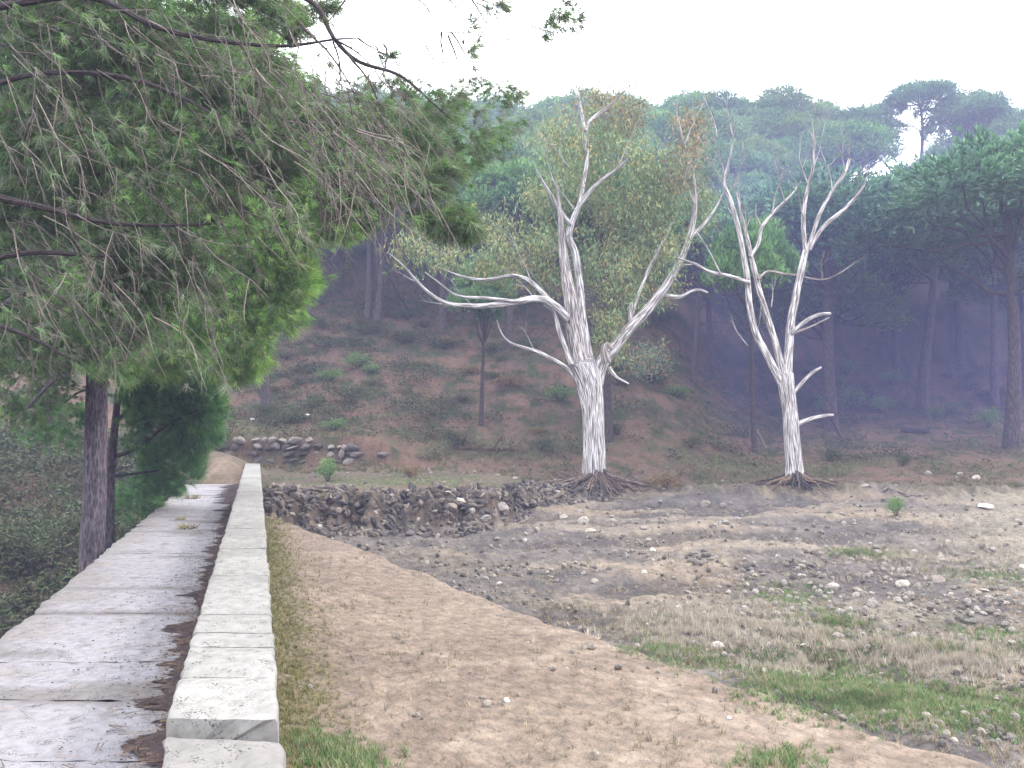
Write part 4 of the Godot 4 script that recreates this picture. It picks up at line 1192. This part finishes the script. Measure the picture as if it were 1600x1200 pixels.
func rock_mesh(seed_: int, squash: float) -> ArrayMesh:
	var rng := rng_of(seed_)
	var planes := []
	for i in 11:
		planes.append([Vector3(rng.randfn(), rng.randfn(), rng.randfn()).normalized(), rng.randf_range(0.62, 1.0)])
	var sh := Shape.new()
	var pts := PackedVector3Array()
	var cols := PackedColorArray()
	for i in 9:
		for j in 13:
			var th := PI * i / 8.0
			var ph := TAU * (j % 12) / 12.0
			var d := Vector3(sin(th) * cos(ph), cos(th), sin(th) * sin(ph))
			var r := 1.0
			for p in planes:
				var k: float = d.dot(p[0])
				if k > 0.05:
					r = minf(r, p[1] / k)
			r *= 1.0 + 0.05 * sin(d.x * 9.0 + seed_) * sin(d.z * 8.0)
			pts.push_back(d * r * Vector3(1, squash, 0.8))
			cols.push_back(Color(1, 1, 1))
	sh.sheet(pts, cols, 13, true)
	return sh.mesh(true)

func build_stones() -> void:
	var rng := rng_of(91)
	var rocks := []
	for k in 6:
		rocks.append(rock_mesh(100 + k, [0.75, 0.6, 0.85, 0.45, 0.7, 0.35][k]))
	var pale := Color(0.62, 0.56, 0.50)
	var zone_of := {
		"cut": [[706, 795, 22], [718, 791, 32], [782, 796, 28], [758, 812, 22], [881, 810, 18], [954, 822, 26], [922, 831, 22], [940, 837, 13], [912, 817, 20], [840, 830, 13], [850, 780, 11], [872, 770, 9], [680, 800, 12], [655, 812, 10], [600, 815, 9], [552, 808, 8], [455, 806, 12], [500, 824, 10], [770, 770, 12], [905, 800, 12], [738, 800, 14], [985, 815, 12], [1005, 826, 13], [820, 845, 9], [560, 790, 13], [520, 778, 14], [480, 770, 12], [610, 775, 14], [640, 768, 12], [585, 802, 12], [700, 770, 12]],
		"bed": [[930, 910, 13], [1006, 895, 13], [1103, 790, 18], [1129, 790, 10], [1152, 812, 10], [1135, 819, 18], [1075, 926, 13], [1122, 1014, 24], [1195, 1050, 12], [1341, 924, 18], [1300, 919, 18], [1364, 947, 20], [1412, 915, 24], [1465, 911, 26], [1521, 911, 16], [1538, 924, 16], [1440, 971, 13], [1538, 960, 14], [1570, 943, 22], [1424, 949, 13], [1270, 934, 12], [1289, 934, 10], [1319, 819, 10], [1336, 819, 9], [1298, 1033, 9], [1377, 1054, 9], [1559, 1095, 14], [1257, 1009, 12], [1551, 861, 14], [1590, 930, 14], [1390, 930, 12], [1485, 930, 12], [1050, 880, 9], [980, 870, 10], [1215, 870, 10], [1180, 900, 9], [900, 880, 9], [860, 890, 8], [1250, 900, 10], [1350, 760, 14], [1500, 742, 14], [1525, 748, 12], [1450, 740, 12], [1180, 985, 10], [1100, 960, 12], [1060, 950, 10], [1160, 960, 10]],
		"bank": [[728, 975, 5], [543, 1085, 6], [753, 1091, 13], [930, 1178, 14], [885, 1045, 8], [1028, 1051, 9], [1055, 1058, 8], [640, 905, 6], [548, 838, 7], [520, 842, 6], [470, 1075, 7]],
	}
	var say := {"cut": "pale stone in the cut earth bank by the eucalyptus, %s from the left", "bed": "pale stone on the rocky lake bed, %s from the left", "bank": "small stone on the smooth tan bank, %s from the left"}
	for z in zone_of:
		var list: Array = zone_of[z]
		list.sort_custom(func(p, q): return p[0] < q[0])
		var n := 0
		for a in list:
			n += 1
			var f := on_ground(a[0], a[1])
			var d := -f.z
			var size: float = a[2] * 0.5 * d / FOCAL * 1.1
			var o := obj("stone", rocks[rng.randi() % 6], M.stone)
			o.position = f + Vector3(0, size * 0.15, 0)
			o.rotation = Vector3(rng.randf_range(-0.3, 0.3), rng.randf() * TAU, rng.randf_range(-0.3, 0.3))
			o.scale = Vector3(1, 1, 1) * size
			o.material_override = M.stones[rng.randi() % 4]
			tag(o, say[z] % ordinal(n), "stone", "loose stones, " + z)
	# the whitest ones
	for a in [[1540, 794, 30, 5, "flat white scrap lying on the pale shore at right"], [780, 913, 9, 0, "bright white stone on the edge of the tan bank"], [1020, 861, 11, 2, "rounded white stone in the middle of the lake bed"], [1139, 1123, 9, 1, "bright white stone on the tan bank at lower right"], [792, 1096, 13, 0, "whitest stone on the tan bank in the foreground"], [1598, 887, 15, 3, "white stone at the right edge of the lake bed"], [480, 650, 12, 3, "white scrap on the shaded slope above the stone wall"], [395, 656, 9, 3, "small white scrap left on the shaded slope"]]:
		var f := on_ground(a[0], a[1])
		var size: float = a[2] * 0.5 * -f.z / FOCAL
		var o := obj("white_stone" if not "scrap" in a[4] else "white_scrap", rocks[a[3]], M.white_stone)
		o.position = f + Vector3(0, size * 0.2, 0)
		o.rotation.y = rng.randf() * TAU
		o.scale = Vector3.ONE * size
		tag(o, a[4], "stone" if not "scrap" in a[4] else "scrap")
	# gravel and clods
	var pl := []
	var tn := PackedColorArray()
	var peb := rock_mesh(120, 0.6)
	for i in 10000:
		var p := on_flat(rng.randf_range(420, 1640), 745 + 420 * pow(rng.randf(), 1.25))
		if p.y > 90.0: continue
		var k := bank_share(p.x, -p.z)
		if rng.randf() < k * 0.97: continue
		if patch.get_noise_2d(p.x * 2.0 + 9.0, p.z * 2.0) < 0.03 and rng.randf() < 0.88: continue
		var s := 0.012 + 0.05 * pow(rng.randf(), 3.0)
		if -p.z > 16.0: s *= 1.5
		pl.append(Transform3D(Basis(Vector3(rng.randf(), rng.randf(), rng.randf()).normalized(), rng.randf() * TAU).scaled(Vector3.ONE * s), p + Vector3(0, s * 0.3, 0)))
		tn.push_back((Color(0.33, 0.30, 0.27) if rng.randf() < 0.45 else Color(0.21, 0.19, 0.175)) * rng.randf_range(0.6, 1.3))
	for i in 1000:
		var p := on_flat(rng.randf_range(1150, 1680), 930 + rng.randfn(0, 34))
		if p.y > 90.0: continue
		var s := 0.012 + 0.085 * pow(rng.randf(), 3.2)
		pl.append(Transform3D(Basis(Vector3(rng.randf(), rng.randf(), rng.randf()).normalized(), rng.randf() * TAU).scaled(Vector3.ONE * s), p + Vector3(0, s * 0.3, 0)))
		tn.push_back(Color(0.30, 0.275, 0.255) * rng.randf_range(0.5, 1.4))
	tag(scatter("gravel", peb, M.stone, pl, tn), "gravel and small rubble over the lake bed")
	# dark clods in the cut bank
	pl = []
	tn = PackedColorArray()
	for i in 7000:
		var x := rng.randf_range(-6.3, 3.0)
		var f := pw(FRONT, x)
		var d := f + rng.randf_range(-1.7, 1.0)
		if x + 0.2843 * d < 0.2: continue
		if patch.get_noise_2d(x * 4.0, d * 4.0) < -0.05 and rng.randf() < 0.75: continue
		var p := Vector3(x, height(x, -d), -d)
		var s := 0.015 + 0.12 * pow(rng.randf(), 3.0)
		pl.append(Transform3D(Basis(Vector3(rng.randf(), rng.randf(), rng.randf()).normalized(), rng.randf() * TAU) * Basis.from_scale(Vector3(rng.randf_range(0.7, 2.2), rng.randf_range(0.5, 1.1), 1.0) * s), p))
		tn.push_back(([Color(0.12, 0.105, 0.105), Color(0.08, 0.072, 0.075), Color(0.17, 0.14, 0.125), Color(0.25, 0.215, 0.19)][rng.randi() % 4]) * rng.randf_range(0.7, 1.2))
	tag(scatter("earth_clods", rocks[2], M.stone, pl, tn), "dark earth clods in the eroded cut bank")
	# the low stone wall at the foot of the slope
	var wall := base("stone_wall", on_ground(480, 715))
	tag(wall, "low ruined wall of dark stones at the foot of the shaded slope", "wall")
	var a0 := Vector3(-10.6, 0, -32.55)
	var a1 := Vector3(-4.4, 0, -32.55)
	for row in 5:
		var u := 0.0
		while u < 1.0:
			var w := rng.randf_range(0.10, 0.30)
			var p := a0.lerp(a1, u)
			u += (w * 1.9) / 6.2
			var top := lerpf(1.32, 0.95, u) - maxf(0.0, u - 0.75) * 1.2
			var y := 0.06 + row * 0.26 + rng.randf_range(-0.03, 0.03)
			if y > top or rng.randf() < 0.16: continue
			p.y = y
			p.z += rng.randf_range(-0.06, 0.06) + 0.02 * row * -1.0
			var o := obj("stone", rocks[rng.randi() % 6], M.wall_stones[rng.randi() % 4 if row < 4 else 3], wall)
			o.position = p - wall.position
			o.rotation = Vector3(rng.randf_range(-0.4, 0.4), rng.randf_range(-0.8, 0.8), rng.randf_range(-0.35, 0.35))
			o.scale = Vector3(w, rng.randf_range(0.13, 0.22), 0.22)

func build_small_things() -> void:
	var rng := rng_of(101)
	# fallen wood on the right slope
	for a in [[1430, 676, 26, 1.3, 0.17, Color(0.09, 0.08, 0.085), "thick dark log lying on the needle covered slope at right"], [1375, 655, 8, 1.6, 0.06, Color(0.17, 0.14, 0.13), "fallen grey branch on the grass left of the dark log"], [1305, 690, 8, 1.7, 0.07, Color(0.10, 0.085, 0.085), "fallen dark branch at the foot of the leaning pine"], [1400, 768, 10, 1.9, 0.05, Color(0.30, 0.26, 0.24), "bleached branch lying on the pale shore"], [760, 705, 10, 2.6, 0.09, Color(0.13, 0.085, 0.07), "reddish fallen trunk at the foot of the slope left of the eucalyptus"], [1190, 700, 8, 0.9, 0.05, Color(0.42, 0.37, 0.33), "pale broken limb leaning on the slender pine trunk"], [625, 492, 6, 2.6, 0.07, Color(0.06, 0.05, 0.05), "dark leaning stem beside the shaded pine"]]:
		var f := on_ground(a[0], a[1])
		var sh := Shape.new()
		var pts := PackedVector3Array()
		var rad := PackedFloat32Array()
		var lean := 1.0 if "leaning" in a[6] else 0.0
		for k in 9:
			var g := k / 8.0 - 0.5
			var x: float = g * a[3]
			if lean > 0.0:
				pts.push_back(Vector3(x * -0.5, (g + 0.5) * a[3] * 0.85, 0.1 * sin(g * 5.0)))
			else:
				var gx := f.x + x * 0.9
				var gz := f.z + x * 0.25
				pts.push_back(Vector3(gx - f.x, height(gx, gz) - f.y + a[4] * 0.6, gz - f.z) + Vector3(0, rng.randf_range(-0.02, 0.03), rng.randf_range(-0.04, 0.04)))
			rad.push_back(a[4] * (1.0 - 0.35 * (g + 0.5)) * (1.0 if k > 0 else 0.7))
		sh.tube(pts, rad, 9, a[5], 0.12, rng)
		if a[3] > 1.5:
			twig_from(sh, pts[5], Vector3(0.4, 0.9, 0.3), 0.7, a[4] * 0.4, rng, a[5], 1)
		var o := obj("log" if a[4] > 0.1 else "fallen_branch", sh.mesh(), M.wood)
		o.position = f
		tag(o, a[6], "log" if a[4] > 0.1 else "branch")

func build_more_materials() -> void:
	M.stones = []
	for c in [Color(0.46, 0.42, 0.375), Color(0.36, 0.33, 0.315), Color(0.55, 0.51, 0.47), Color(0.30, 0.26, 0.23)]:
		var m: StandardMaterial3D = M.stone.duplicate()
		m.albedo_color = c.linear_to_srgb()
		M.stones.append(m)
	M.wall_stones = []
	for c in [Color(0.13, 0.115, 0.115), Color(0.18, 0.155, 0.15), Color(0.10, 0.09, 0.085), Color(0.30, 0.27, 0.25)]:
		var m: StandardMaterial3D = M.stone.duplicate()
		m.albedo_color = c.linear_to_srgb()
		M.wall_stones.append(m)
	M.white_stone = M.stone.duplicate()
	M.white_stone.albedo_texture = null
	M.white_stone.albedo_color = Color(0.85, 0.85, 0.85).linear_to_srgb()

# ---------------------------------------------------------------- everything
func _ready() -> void:
	var cam := Camera3D.new()
	cam.name = "camera"
	cam.position = EYE
	cam.rotation.x = atan(66.0 / FOCAL)
	cam.fov = rad_to_deg(2.0 * atan(600.0 / FOCAL))
	cam.near = 0.1
	cam.far = 900.0
	cam.current = true
	add_child(cam)
	cam_basis = cam.basis

	var env := Environment.new()
	env.background_mode = Environment.BG_SKY
	var sm := ProceduralSkyMaterial.new()
	sm.sky_top_color = Color(0.93, 0.945, 0.95)
	sm.sky_horizon_color = Color(1.0, 0.995, 0.955)
	sm.sky_energy_multiplier = 1.3
	sm.sky_curve = 0.25
	sm.ground_bottom_color = Color(0.3, 0.28, 0.26)
	sm.ground_horizon_color = Color(0.6, 0.6, 0.58)
	sm.sun_angle_max = 1.0
	var sky := Sky.new()
	sky.sky_material = sm
	env.sky = sky
	env.tonemap_mode = Environment.TONE_MAPPER_LINEAR
	env.tonemap_exposure = 3.4
	env.fog_enabled = true
	env.fog_density = 0.0022
	env.fog_light_color = Color(0.77, 0.80, 1.0)
	env.sdfgi_enabled = true
	env.ssao_enabled = true
	env.ssil_enabled = true
	var we := WorldEnvironment.new()
	we.name = "environment"
	we.environment = env
	add_child(we)
	var sun := DirectionalLight3D.new()
	sun.name = "sun"
	sun.light_energy = 0.5
	sun.light_color = Color(1.0, 0.97, 0.92)
	sun.light_angular_distance = 12.0
	sun.shadow_enabled = true
	add_child(sun)
	sun.look_at_from_position(Vector3(30, 24, -10), Vector3.ZERO, Vector3.UP)

	big.seed = 1; big.frequency = 0.035; big.fractal_octaves = 2
	mid.seed = 2; mid.frequency = 0.28; mid.fractal_octaves = 3
	fine.seed = 3; fine.frequency = 1.6; fine.fractal_octaves = 3
	patch.seed = 4; patch.frequency = 0.22; patch.fractal_octaves = 3

	env.volumetric_fog_enabled = true
	env.volumetric_fog_density = 0.0
	build_materials()
	build_more_materials()
	build_ground()
	build_dam()
	build_forest()
	build_eucalyptus()
	build_left_pines()
	build_shrubs()
	build_stones()
	build_grass()
	build_small_things()
	var mist := FogVolume.new()
	mist.name = "mist"
	mist.size = Vector3(46, 16, 44)
	mist.position = Vector3(32, 6, -58)
	var fm := FogMaterial.new()
	fm.density = 0.008
	fm.albedo = Color(0.58, 0.58, 1.0)
	mist.material = fm
	add_child(mist)
	tag(mist, "bluish mist hanging between the trunks of the right-hand pines", "", "", "stuff")
